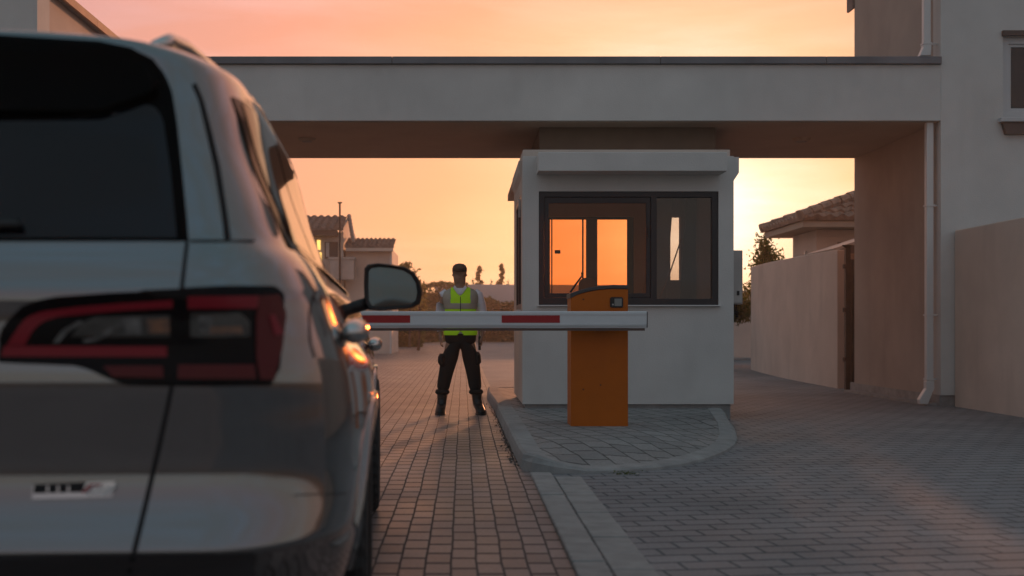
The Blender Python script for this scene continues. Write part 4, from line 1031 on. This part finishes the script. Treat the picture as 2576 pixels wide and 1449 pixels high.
def loft(bm, rows, n=28, cap=True):
    """rows: (cx, cy, z, rx, ry[, squareness])"""
    rs = []
    for r_ in rows:
        cx, cy, z, rx, ry = r_[:5]; e = r_[5] if len(r_) > 5 else 1.0; ring = []
        for k in range(n):
            a = 2*math.pi*k/n; c, s = math.cos(a), math.sin(a)
            ring.append(bm.verts.new((cx+rx*math.copysign(abs(c)**e, c), cy+ry*math.copysign(abs(s)**e, s), z)))
        rs.append(ring)
    for A, B in zip(rs, rs[1:]):
        for k in range(n): bm.faces.new((A[k], A[(k+1) % n], B[(k+1) % n], B[k]))
    if cap: bm.faces.new(rs[0][::-1]); bm.faces.new(rs[-1])
TOR = [(.90, .178, .115), (.95, .182, .118), (1.05, .168, .112), (1.15, .170, .115), (1.25, .185, .122), (1.33, .198, .120), (1.38, .200, .108), (1.415, .180, .092), (1.445, .125, .078), (1.465, .080, .068)]
def tor(h, grow=0):
    for a, b in zip(TOR, TOR[1:]):
        if a[0] <= h <= b[0]:
            f_ = (h-a[0])/(b[0]-a[0]); return (a[1]+(b[1]-a[1])*f_+grow, a[2]+(b[2]-a[2])*f_+grow)
    return (TOR[-1][1]+grow, TOR[-1][2]+grow)
TXC = -.030
# shirt: torso, sleeves to the wrists, collar
bm = bmesh.new(); loft(bm, [(TXC, PY, h, *tor(h, .0), .85) for h in (.93, 1.0, 1.1, 1.2, 1.3, 1.36, 1.40, 1.43, 1.455)])
tube(bm, [(-.18, PY, 1.405), (-.222, PY, 1.375), (-.25, PY+.02, 1.27), (-.272, PY+.03, 1.13), (-.270, PY+.015, 1.03), (-.264, PY, .955)], [.055, .064, .060, .053, .047, .040], 16)
tube(bm, [(.125, PY, 1.405), (.166, PY, 1.375), (.205, PY+.02, 1.27), (.232, PY+.03, 1.13), (.230, PY-.0, 1.03), (.224, PY-.025, .955)], [.055, .064, .060, .053, .047, .040], 16)
sh = obj('shirt', bm, M['shirt'], g, smooth=True)
bm = bmesh.new()
for s in (-1, 1):
    prism(bm, [(-.036+s*.004, 1.375), (-.036+s*.028, 1.385), (-.036+s*.078, 1.455), (-.036+s*.066, 1.485), (-.036+s*.05, 1.475), (-.036+s*.0, 1.40)], (PY-.128, PY-.105))
obj('collar', bm, M['shirt'], sh, bevel=.004)
bm = bmesh.new(); loft(bm, [(-.036, PY, 1.45, .075, .072), (-.036, PY, 1.49, .064, .066)], cap=False); obj('collar_band', bm, M['shirt'], sh, smooth=True)
# vest shell: open at the neck, arms cut in; angle 270 deg faces the camera
def tpt(a, h, grow):
    rx, ry = tor(h, grow); c, s = math.cos(a), math.sin(a); e = .85
    return (TXC+rx*math.copysign(abs(c)**e, c), PY+ry*math.copysign(abs(s)**e, s), h)
def vneck(x):  # lowest height of the neck opening at x
    d = abs(x-TXC+.002); return 1.355+d*1.25
def vest_part(name, cond, m, grow, parent, thick=.006):
    bm = bmesh.new(); n, mm = 144, 84; vs = {}
    hs = [.912+(1.462-.912)*j/mm for j in range(mm+1)]
    def V(i, j):
        i %= n
        if (i, j) not in vs: vs[(i, j)] = bm.verts.new(tpt(2*math.pi*i/n, hs[j], grow))
        return vs[(i, j)]
    for j in range(mm):
        for i in range(n):
            a = 2*math.pi*(i+.5)/n; x, y, z = tpt(a, (hs[j]+hs[j+1])/2, grow); front = y < PY
            if front and (z > vneck(x) and abs(x-TXC) < .085): continue
            if front and z < .955 and abs(x-TXC-.0) < .035*((.957-z)/.045)**.6: continue
            if abs(x-TXC) > .158 and 1.10 < z < 1.40 and abs(y-PY) < .055: continue
            if cond(x, z, front): bm.faces.new((V(i, j), V(i+1, j), V(i+1, j+1), V(i, j+1)))
    o = obj(name, bm, m, parent, smooth=True)
    md = o.modifiers.new('solid', 'SOLIDIFY'); md.thickness = thick; md.offset = 0
    return o
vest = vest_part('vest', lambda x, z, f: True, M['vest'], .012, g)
vest_part('shoulder_band', lambda x, z, f: z > 1.275 and x-TXC > .115, M['band'], .0175, vest, .003)
vest_part('shoulder_band', lambda x, z, f: z > 1.275 and x-TXC < -.115, M['band'], .0175, vest, .003)
vest_part('waist_band', lambda x, z, f: 1.215 < z < 1.277, M['band'], .0175, vest, .003)
vest_part('lower_band', lambda x, z, f: 1.05 < z < 1.10, M['band'], .0175, vest, .003)
bm = bmesh.new(); tube(bm, [(TXC, PY-tor(h, .02)[1], h) for h in (.96, 1.05, 1.15, 1.25, 1.355)], .0045, 6); obj('zip', bm, M['black'], vest)
# trousers
V_ = []; E_ = []
p0 = ch(None, [(-.03, PY, .90, .125)])
up_ = ch(p0, [(-.03, PY, .965, .12)])
for hp, md_, kn, cf, cu in (((-.115, PY, .82, .098), (-.145, PY, .68, .096), (-.19, PY-.015, .52, .082), (-.222, PY, .36, .074), (-.240, PY+.01, .25, .070)), ((.055, PY, .82, .098), (.082, PY, .68, .096), (.115, PY-.015, .52, .082), (.135, PY, .36, .074), (.150, PY+.01, .25, .068))):
    ch(p0, [hp, md_, kn, cf, cu])
tb = skinmesh(V_, E_, gain=1.13)
loft(tb, [(TXC, PY, h_, a_, b_, .8) for h_, a_, b_ in ((.80, .150, .10), (.85, .178, .115), (.90, .182, .118), (.96, .176, .114), (1.0, .17, .11))])
tr = obj('trousers', tb, M['trouser'], g, smooth=True)
for x, y in ((-.240, PY+.01), (.150, PY+.01)):
    bm = bmesh.new(); loft(bm, [(x, y, .285, .070, .072), (x, y, .265, .082, .084), (x, y, .245, .084, .086), (x, y, .228, .066, .068)]); obj('trouser_cuff', bm, M['trouser'], tr, smooth=True)
bm = bmesh.new(); loft(bm, [(-.235, PY-.04, .70, .035, .07), (-.245, PY-.04, .66, .045, .075), (-.247, PY-.04, .60, .045, .075), (-.235, PY-.04, .56, .035, .07)]); obj('cargo_pocket', bm, M['trouser'], tr, smooth=True)
bm = bmesh.new(); loft(bm, [(.150, PY-.02, .72, .035, .07), (.165, PY-.02, .68, .04, .075), (.170, PY-.02, .60, .04, .075), (.155, PY-.02, .57, .03, .07)]); obj('cargo_pocket', bm, M['trouser'], tr, smooth=True)
for x, dx in ((-.243, -.02), (.158, .045)):
    bm = bmesh.new()
    loft(bm, [(x, PY+.01, .25, .056, .062), (x+dx*.1, PY+.01, .17, .054, .062), (x+dx*.3, PY, .12, .055, .075), (x+dx*.6, PY-.045, .085, .056, .125), (x+dx, PY-.07, .045, .058, .155), (x+dx, PY-.07, .018, .060, .158)])
    loft(bm, [(x+dx, PY-.07, .017, .064, .163), (x+dx, PY-.07, .0, .064, .163)]); obj('boot', bm, M['boot'], g, smooth=False, bevel=.006)
# cap
bm = bmesh.new(); loft(bm, [(-.04, PY-.005, 1.648, .086, .098), (-.04, PY-.003, 1.685, .085, .096), (-.04, PY, 1.715, .073, .083), (-.04, PY+.003, 1.735, .048, .055), (-.04, PY+.003, 1.742, .012, .014)])
cp = obj('cap', bm, M['capm'], g, smooth=True)
bm = bmesh.new(); prism(bm, [(-.115, PY-.05), (-.112, PY-.10), (-.085, PY-.15), (-.04, PY-.168), (.005, PY-.15), (.032, PY-.10), (.035, PY-.05)], (1.650, 1.658), 'z'); obj('peak', bm, M['capm'], cp)
bm = bmesh.new(); loft(bm, [(-.04, PY+.005, 1.59, .079, .088), (-.04, PY+.005, 1.647, .083, .094)]);
bmesh.ops.delete(bm, geom=[v for v in bm.verts if v.co.y < PY-.02], context='VERTS'); obj('hair', bm, M['boot'], g, smooth=True)
for s in (-1, 1):
    bm = bmesh.new(); bmesh.ops.create_uvsphere(bm, u_segments=10, v_segments=8, radius=.007); bmesh.ops.translate(bm, verts=bm.verts[:], vec=(-.04+s*.030, PY-.084, 1.622)); obj('eye', bm, M['brown'], g, smooth=True)
bm = bmesh.new(); tube(bm, [(-.062, PY-.086, 1.565), (-.04, PY-.092, 1.562), (-.018, PY-.086, 1.565)], [.002, .004, .002], 6); obj('mouth', bm, M['brown'], g)
# radio in his hand
rd = empty('radio', (.20, PY-.05, .78), 'black handheld radio in the guard hand at his thigh', 'radio')
obj('radio_body', mbox((.175, .205, PY-.075, PY-.02, .74, .90)), M['black'], rd, bevel=.005)
bm = bmesh.new(); tube(bm, [(.185, PY-.06, .90), (.185, PY-.06, .98)], .006, 8); obj('aerial', bm, M['black'], rd)

# ================================================================== SMALL THINGS ON THE GROUND
rnd = random.Random(5)
def stone(x, y, z, r, label):
    bm = bmesh.new(); bmesh.ops.create_icosphere(bm, subdivisions=2, radius=r)
    for v in bm.verts: v.co *= rnd.uniform(.75, 1.15); v.co.z *= .55
    bmesh.ops.translate(bm, verts=bm.verts[:], vec=(x, y, z+r*.4)); tag(obj('pebble', bm, M['concrete']), label, 'pebble')
stone(.96, 8.22, .126, .014, 'small light pebble lying on the front island kerb')
stone(1.18, 8.07, 0, .018, 'small pebble on the paving just below the island kerb')
bm = bmesh.new()
def fnw(r):
    return (1.1+r.gauss(0, .05), 8.12+r.gauss(0, .01), abs(r.gauss(0, .012)))
foliage(bm, 60, fnw, .012, 3); tag(raw('weed', bm, M['leaf']), 'tiny weed growing in the joint under the island nose', 'weed')
bm = bmesh.new()
def fnl(r):
    t_ = r.random(); return (.40-.0*t_+abs(r.gauss(0, .03))*-1, 8.6+t_*7.0, .004+abs(r.gauss(0, .003)))
foliage(bm, 500, fnl, .012, 4); tag(raw('grit', bm, mat('grit', (.12, .10, .085), .9)), kind='stuff')
